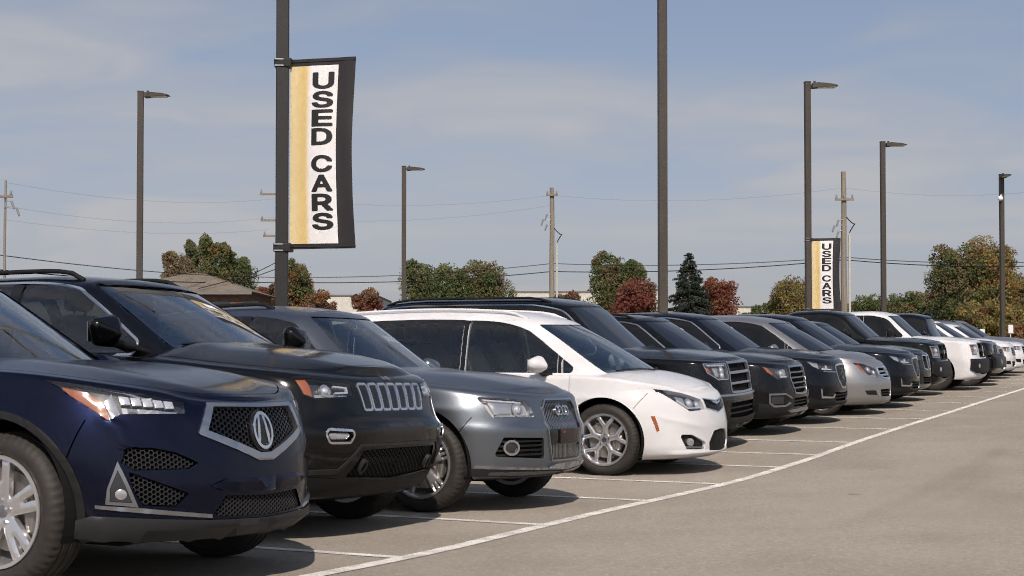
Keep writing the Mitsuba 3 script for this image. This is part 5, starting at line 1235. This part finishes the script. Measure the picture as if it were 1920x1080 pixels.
U['c'] = utility_pole(1035, 86, 352, 'weathered utility pole with pale riser pipe, left of the tall brown pole', riser=458, arms=[(0.45, 0.35, 0, 2)])
U['d'] = utility_pole(1583, 78, 322, 'utility pole with switch gear, just right of the far banner', riser=440, arms=[(1.5, 0.5, 0, 3)])
for q, z in (('a', 0.9), ('c', 1.6), ('d', 2.6)):
    kk, p, zt = U[q]; hanging_gear(kk, p, zt - z, -1 if q != 'a' else 1, 2 if q == 'a' else 3)
def wire(pts, r=0.020, sag=0.25, label=None):
    P = []
    for (a, b) in zip(pts[:-1], pts[1:]):
        A, Bp = at(*a), at(*b); t = np.linspace(0, 1, 26)[:-1]
        P += [A + (Bp - A) * q - np.array([0, 0, sag * 4 * q * (1 - q)]) for q in t]
    P.append(at(*pts[-1]))
    k = free('power_line'); put(k, tube(P, r, 6), 'wire_black', True)
    tag(k, label, 'power line', 'overhead lines')
wire([(-60, 470, 60), (520, 520, 84.5), (1035, 494, 86.2), (1583, 482, 78.3), (2050, 486, 74)], label='upper of the two dark lines crossing low behind the row')
wire([(-60, 500, 60), (520, 529, 84.5), (1035, 509, 86.2), (1583, 487, 78.3), (2050, 494, 74)], 0.027, label='lower thicker dark line crossing low behind the row')
wire([(10, 342, 62), (520, 372, 84), (1035, 366, 86), (1583, 352, 78), (2050, 345, 74)], 0.0035, 0.5, 'highest thin line between the tops of the utility poles')
wire([(10, 386, 62), (504, 408, 84), (1035, 385, 86)], 0.0035, 0.5, 'thin line to the middle insulator arm left of the big banner')
wire([(10, 412, 62), (504, 430, 84)], 0.0035, 0.4, 'lowest thin line to the insulator arms left of the big banner')
wire([(522, 490, 84), (470, 516, 78), (372, 541, 75)], 0.022, 0.0, 'service line slanting down from the hidden pole to the brown roof')
wire([(522, 503, 84), (455, 527, 78), (360, 549, 75)], 0.022, 0.0, 'second service line slanting down to the brown roof')

# ------------------------------------------------------------------ buildings beyond
def shingle_fn(p, n, uv):
    return mikit.mix((0.17, 0.145, 0.115), (0.25, 0.22, 0.18), mikit.fbm(p.x * 3.2, p.y * 3.2, p.z * 9, 3)) * (0.85 + 0.25 * mikit.cell_rand(p.x * 3, p.y * 3, p.z * 8))
mat('roof_shingle', {'type': 'diffuse', 'reflectance': mikit.proc(shingle_fn)})
mat('brick_wall', {'type': 'diffuse', 'reflectance': mikit.proc(lambda p, n, uv: mikit.mix((0.11, 0.075, 0.058), (0.17, 0.115, 0.09), mikit.cell_rand(p.x * 4.4 + p.y * 4.4, p.z * 13, 0)))})
mat('white_cladding', {'type': 'diffuse', 'reflectance': mikit.proc(lambda p, n, uv: mi.Color3f(0.66, 0.64, 0.58) * (0.9 + 0.14 * mikit.fbm(p.x * 0.7, p.y * 0.7, p.z * 2.5, 3)))})
mat('window_dark', {'type': 'principled', 'base_color': flat((0.03, 0.035, 0.04)), 'roughness': 0.08, 'specular': 0.5})
mat('trim_metal', {'type': 'diffuse', 'reflectance': flat((0.20, 0.19, 0.18))})
# brown hipped roof at the left
A = at(372, 546, 75); ze = float(A[2]); xa, xb, ya, yb_ = float(at(190, 546, 75)[0]), float(at(472, 546, 75)[0]), 75.0, 84.0
gz = float(ground_z((xa + xb) / 2, 78))
tag('house', 'low brick house with broad tan hipped roof, left behind the black SUV', 'house')
put('house__wall', boxm(xa + 0.4, xb - 0.4, ya + 0.4, yb_ - 0.4, gz - 0.3, ze), 'brick_wall', False)
zr = ze + 1.15; dy = (yb_ - ya) / 2
v = [(xa, ya, ze), (xb, ya, ze), (xb, yb_, ze), (xa, yb_, ze), (xa + dy * 0.75, ya + dy, zr), (xb - dy * 0.75, ya + dy, zr)]
put('house__roof', tm(v, [[0, 1, 5], [0, 5, 4], [1, 2, 5], [2, 3, 4], [2, 4, 5], [3, 0, 4], [0, 2, 1], [0, 3, 2]]), 'roof_shingle', False)
put('house__fascia', boxm(xa, xb, ya - 0.03, ya + 0.02, ze - 0.16, ze - 0.004), 'trim_metal', False)
for i in range(5):
    wx = xa + 1.2 + i * 1.5; put('house__window', boxm(wx, wx + 0.8, ya + 0.36, ya + 0.42, gz + 0.9, ze - 0.5), 'window_dark', False)
def warehouse(px0, px1, py_top, Y, label, depth=16):
    k = tag(free('warehouse'), label, 'warehouse', 'white flat roofed buildings beyond the lot')
    x0, x1, zt = float(at(px0, py_top, Y)[0]), float(at(px1, py_top, Y)[0]), float(at(px0, py_top, Y)[2]); gz = float(ground_z((x0 + x1) / 2, Y))
    put(f'{k}__wall', boxm(x0, x1, Y, Y + depth, gz - 0.4, zt), 'white_cladding', False)
    put(f'{k}__coping', boxm(x0 - 0.06, x1 + 0.06, Y - 0.06, Y + depth, zt + 0.002, zt + 0.16), 'trim_metal', False)
    n = max(2, int((x1 - x0) / 3.2))
    for i in range(n):
        c = x0 + (i + 0.5) * (x1 - x0) / n; put(f'{k}__window', boxm(c - 0.7, c + 0.7, Y - 0.02, Y + 0.04, gz + 0.8, gz + 1.9), 'window_dark', False)
warehouse(470, 706, 556, 132, 'long low white building behind the red shrubs left of the minivan')
warehouse(925, 1113, 549, 136, 'white building with dark roof edge behind the utility pole with riser')
warehouse(1105, 1245, 545, 142, 'white building mostly hidden by the green and red trees in the middle')
warehouse(1368, 1422, 577, 140, 'small pale building end beside the red tree right of the spruce')

# ------------------------------------------------------------------ trees
mat('leaf', {'type': 'principledthin', 'base_color': {'type': 'mesh_attribute', 'name': 'vertex_color'}, 'roughness': 0.6, 'diff_trans': 0.7, 'eta': 1.3})
mat('bark', {'type': 'diffuse', 'reflectance': mikit.proc(lambda p, n, uv: mikit.mix((0.07, 0.055, 0.04), (0.19, 0.16, 0.13), mikit.fbm(p.x * 9, p.y * 9, p.z * 2, 3)))})
G, OL, BR, RED, YEL_, DK, OR = (0.066, 0.085, 0.036), (0.105, 0.105, 0.048), (0.115, 0.080, 0.048), (0.125, 0.047, 0.036), (0.185, 0.145, 0.050), (0.036, 0.052, 0.036), (0.165, 0.088, 0.042)
def leaves(C, size, cols, rng, droop=0.0):
    """One mesh of leaf sprays (bent pairs of quads) at the centres C, each with its own turn, size and tint."""
    n = len(C)
    a = rng.normal(size=(n, 3)); a[:, 2] -= droop; a /= np.linalg.norm(a, axis=1, keepdims=True)
    b = np.cross(a, rng.normal(size=(n, 3))); b /= np.linalg.norm(b, axis=1, keepdims=True)
    c = np.cross(a, b); s = size * rng.uniform(0.6, 1.35, (n, 1))
    q = np.stack([C - a * s, C + b * s * 0.45 + c * s * 0.12, C + a * s, C - b * s * 0.45 + c * s * 0.12], 1).reshape(-1, 3)
    i = np.arange(n)[:, None] * 4
    f = np.concatenate([i + np.array([[0, 1, 2]]), i + np.array([[0, 2, 3]])])
    return tm(q, f), np.repeat(cols, 4, 0)
def tree(px, Y, py_top, width_px, label, cols, seed, name='tree', group=None, py_bot=None, shape='round', dens=1.0, leaf=0.17, cat='tree'):
    rng = np.random.default_rng(seed)
    k = tag(free(name), label, cat, group or 'autumn trees beyond the lot')
    p = at(px, 600, Y); g = float(ground_z(p[0], p[1])); zt = float(at(px, py_top, Y)[2]); W = {'tall': 1.30, 'round': 1.42, 'bush': 1.32, 'spruce': 1.75}[shape] * width_px / FPX * Y; H = zt - g
    low = 0.12 if shape != 'tall' else 0.18
    trunk = np.array([[p[0] + 0.05 * math.sin(q * 3 + seed), p[1] + 0.05 * math.cos(q * 4 + seed), g - 0.1 + q * (H * 0.86)] for q in np.linspace(0, 1, 9)])
    limbs = [tube(trunk, np.linspace(0.10 + 0.012 * H, 0.025, 9), 8)]
    if shape != 'spruce':
        # the crown: a handful of overlapping boughs, each an uneven ball of leaves, spread over the crown's height
        n = int(dens * 6000 * (W / 3.0) ** 1.1 * (H / 4.5) ** 0.8 * (0.13 / leaf) ** 1.3)
        L, base = [], g + H * low
        nb = {'round': 15, 'tall': 13, 'bush': 11}[shape]
        for i in range(nb):
            h = (i + 0.5) / nb; s = rng.uniform(0.8, 1.15)
            if shape == 'tall': R_, z = W * (0.20 + 0.16 * math.sin(PI * min(1, 0.25 + 0.75 * h))) * s * (1.1 - 0.35 * h), base + (zt - base) * (0.08 + 0.84 * h)
            elif shape == 'round': R_, z = W * (0.17 + 0.11 * math.sin(PI * (0.15 + 0.8 * h))) * s, base + (zt - base) * (0.10 + 0.78 * h)
            else: R_, z = W * 0.27 * s * (1.05 - 0.3 * h), base + (zt - base) * (0.12 + 0.66 * h)
            spread = max(0.0, W / 2 - R_) * (1.0 if h < 0.6 else 1.35 - 0.75 * h); th = i * 2.4 + rng.uniform(-0.5, 0.5)
            c = np.array([p[0] + spread * math.cos(th) * rng.uniform(0.5, 1.05), p[1] + spread * math.sin(th), min(z, zt - R_ * 0.75)])
            m_ = int(3 * n / nb); d = rng.normal(size=(m_, 3)); d /= np.linalg.norm(d, axis=1, keepdims=True)
            wob = 1 + 0.9 * (meshkit.fbm(d * 1.6 + i * 3.1 + seed, 3, seed) - 0.5)
            L.append(c + d * (R_ * wob * rng.uniform(0, 1, m_) ** 0.40)[:, None] * np.array([1, 1, 1.25 if shape == 'tall' else 0.95]))
        C = np.vstack(L); C = C[rng.permutation(len(C))]
        clump = meshkit.fbm(C * (2.0 if W < 3 else 1.5) + seed * 3.3, 3, seed)             # boughs of leaves with gaps between them
        keep = clump > 0.36 + 0.18 * rng.random(len(C))
        C, clump = C[keep][:n], clump[keep][:n]; n = len(C)
        pal = np.array(cols); tone = meshkit.fbm(C * 0.9 + seed * 1.7, 3, seed + 5)
        idx = np.clip(((tone - 0.28) / 0.44 + rng.normal(0, 0.16, n)) * len(pal), 0, len(pal) - 1e-3).astype(int)
        K = np.clip(pal[idx] * 1.95 * rng.uniform(0.75, 1.25, (n, 1)) + rng.normal(0, 0.005, (n, 3)), 0.006, 0.6)
        for _ in range(14):
            q = C[rng.integers(n)]; j = int(np.clip((q[2] - g) / (H * 0.86) * 8 - 1.5, 0, 8)); mid = (trunk[j] + q) / 2 + np.array([0, 0, -0.1])
            limbs.append(tube([trunk[j], mid, q], [0.045 + 0.004 * H, 0.03, 0.010], 5))
        ok = C[:, 2] > g + 0.1
        m, vc = leaves(C[ok], leaf, K[ok], rng)
    else:
        L, K = [], []
        pal = np.array(cols)
        for h in np.linspace(0.04, 0.985, 30):
            z = g + H * h; R_ = W / 2 * (1 - h) ** 0.85 * rng.uniform(0.78, 1.12) + 0.10
            for i in range(int(6 + 8 * (1 - h))):
                th = rng.uniform(0, 2 * PI); ln = R_ * rng.uniform(0.7, 1.1)
                e = np.array([math.cos(th) * ln, math.sin(th) * ln, -0.20 * ln + 0.05 * rng.normal()])
                s0 = np.array([p[0], p[1], z]); limbs.append(tube([s0, s0 + e * 0.5 + np.array([0, 0, 0.03]), s0 + e], [0.03, 0.02, 0.008], 4))
                n = int(70 * dens * max(0.3, ln)); t = rng.uniform(0.15, 1.03, (n, 1))
                sw = np.cross(e, [0, 0, 1.0]); sw /= np.linalg.norm(sw) + 1e-9
                L.append(s0 + e * t + sw * rng.normal(0, 0.10, (n, 1)) * (1.2 - t) * 1.6 + np.array([0, 0, -1]) * rng.uniform(0, 0.16, (n, 1)))
                K.append(pal[rng.integers(len(pal))] * rng.uniform(0.6, 1.5, (n, 1)))
        m, vc = leaves(np.vstack(L), leaf * 0.8, np.vstack(K), rng, 0.9)
    scene[f'{k}__crown'] = mikit.ply(m, 'leaf', smooth=False, color=vc)
    put(f'{k}__trunk', cat(limbs) if False else trimesh.util.concatenate(limbs), 'bark', 40)
    return k
TREES = [
    (336, 104, 472, 78, 'pale tan tree, leftmost of the tall group left of the big banner', [BR, (0.13, 0.115, 0.07), (0.16, 0.12, 0.08)], 'tall'),
    (370, 108, 446, 66, 'slim grey green tree, second of the tall group behind the tan roof', [OL, (0.09, 0.10, 0.055), (0.13, 0.12, 0.07)], 'tall'),
    (404, 104, 437, 66, 'slim green tree with a rust patch, tallest of the group behind the tan roof', [G, OL, OL, OR], 'tall'),
    (448, 106, 470, 70, 'olive tree behind the end of the tan roof', [OL, G, (0.09, 0.10, 0.055)], 'tall'),
    (556, 110, 488, 72, 'thin olive tree just right of the big banner pole', [OL, G, OR], 'tall'),
    (484, 92, 516, 44, 'small red tree left of the big banner pole', [RED, RED, OR], 'bush'),
    (318, 90, 508, 60, 'rust coloured shrub above the roof of the black SUV', [OR, RED, BR], 'bush'),
    (518, 112, 515, 60, 'low olive tree behind the big banner pole', [OL, BR], 'bush'),
    (597, 90, 533, 62, 'rounded rust red shrub right under the big banner', [RED, BR, OR], 'bush'),
    (684, 90, 528, 62, 'second rounded rust red shrub, left of the far light pole', [RED, BR, OR], 'bush'),
    (790, 108, 490, 78, 'airy grey green tree just right of the far light pole', [OL, G, (0.10, 0.11, 0.07)], 'tall'),
    (850, 104, 494, 84, 'olive tree left half of the pair before the utility pole', [G, OL], 'round'),
    (905, 104, 489, 92, 'broad green and brown tree right half of the pair before the utility pole', [G, OL, BR], 'round'),
    (1070, 96, 528, 60, 'dark red bush beside the utility pole with riser', [RED, BR], 'bush'),
    (1148, 104, 477, 78, 'tall green tree with brown tinge, left of the tall brown pole', [G, OL, BR], 'tall'),
    (1190, 104, 484, 66, 'second green tree, directly left of the tall brown pole', [G, G, OL], 'tall'),
    (1193, 94, 522, 84, 'broad dark red tree in front of the green ones, left of the tall brown pole', [RED, RED, BR], 'round'),
    (1292, 96, 472, 92, 'blue green spruce right of the tall brown pole', [DK, (0.045, 0.062, 0.050), (0.06, 0.075, 0.06)], 'spruce'),
    (1348, 98, 515, 66, 'red tree at the right side of the spruce', [RED, OR, RED], 'round'),
    (1436, 106, 560, 56, 'low green bush left of the yellow green tree', [G, OL], 'bush'),
    (1488, 104, 521, 86, 'yellow green and brown tree left of the far banner', [OL, YEL_, BR, G], 'round'),
    (1562, 108, 556, 80, 'low green brown tree below the far banner', [OL, G, BR], 'bush'),
    (1635, 112, 548, 84, 'grey green tree between the far banner and the right light pole', [G, OL, (0.07, 0.08, 0.05)], 'bush'),
    (1702, 112, 544, 88, 'dull brown green tree left of the big right hand tree', [BR, OL, G], 'bush'),
    (1410, 112, 577, 50, 'small green bush at the end of the small pale building', [G, OL], 'bush'),
    (1468, 112, 548, 60, 'reddish brown tree behind the yellow green one', [BR, RED, OL], 'round'),
    (1528, 106, 540, 60, 'olive tree at the left side of the far banner', [OL, BR], 'round'),
    (1598, 116, 562, 70, 'pale brown bush right of the far banner', [BR, OL, (0.13, 0.10, 0.07)], 'bush'),
    (1672, 116, 556, 90, 'brown green tree behind the right light pole', [BR, OL, G], 'bush'),
    (1738, 118, 552, 80, 'purplish brown tree far back left of the big pair', [(0.10, 0.06, 0.055), BR], 'round'),
    (1760, 96, 560, 80, 'dark low bush at the foot of the big right hand tree', [DK, DK, BR], 'bush'),
    (1797, 96, 459, 112, 'big olive and green tree, left half of the tall right hand pair', [G, OL, BR], 'round'),
    (1856, 96, 449, 112, 'big yellow and orange green tree, right half of the tall right hand pair', [OL, YEL_, OR, G], 'round'),
    (1925, 98, 520, 90, 'brown tree cut by the right edge of the picture', [BR, OL, RED], 'round'),
    (1850, 88, 562, 110, 'yellow orange bush before the right hand trees', [YEL_, OL, OR], 'bush'),
    (1914, 84, 606, 56, 'rust red shrub low at the right edge', [RED, OR, OL], 'bush'),
]
for i, (px, Y, top, w, lab, cols, shp) in enumerate(TREES):
    tree(px, Y, top, w, lab, cols, 100 + i, 'spruce_tree' if shp == 'spruce' else 'shrub' if shp == 'bush' and top > 500 else 'tree', shape=shp,
         cat='shrub' if shp == 'bush' and top > 500 else 'tree', group='shrubs beyond the lot' if shp == 'bush' and top > 500 else None, dens=1.1, leaf=0.10)
# yard signs by the right hand trees
for px, py, w, h, lab in ((1842, 622, 0.26, 0.28, 'small white sign left of the rightmost light pole'), (1895, 617, 0.24, 0.42, 'upright white sign right of the rightmost light pole')):
    k = tag(free('yard_sign'), lab, 'yard sign', 'white signs before the right hand trees')
    p = at(px, py, 74); g = float(ground_z(p[0], p[1]))
    put(f'{k}__panel', boxm(p[0] - w / 2, p[0] + w / 2, 73.98, 74.02, p[2] - h / 2, p[2] + h / 2), 'sticker_white', False)
    put(f'{k}__post', boxm(p[0] - 0.025, p[0] + 0.025, 74.025, 74.06, g - 0.1, p[2] + h * 0.4), 'pale_conduit', False)
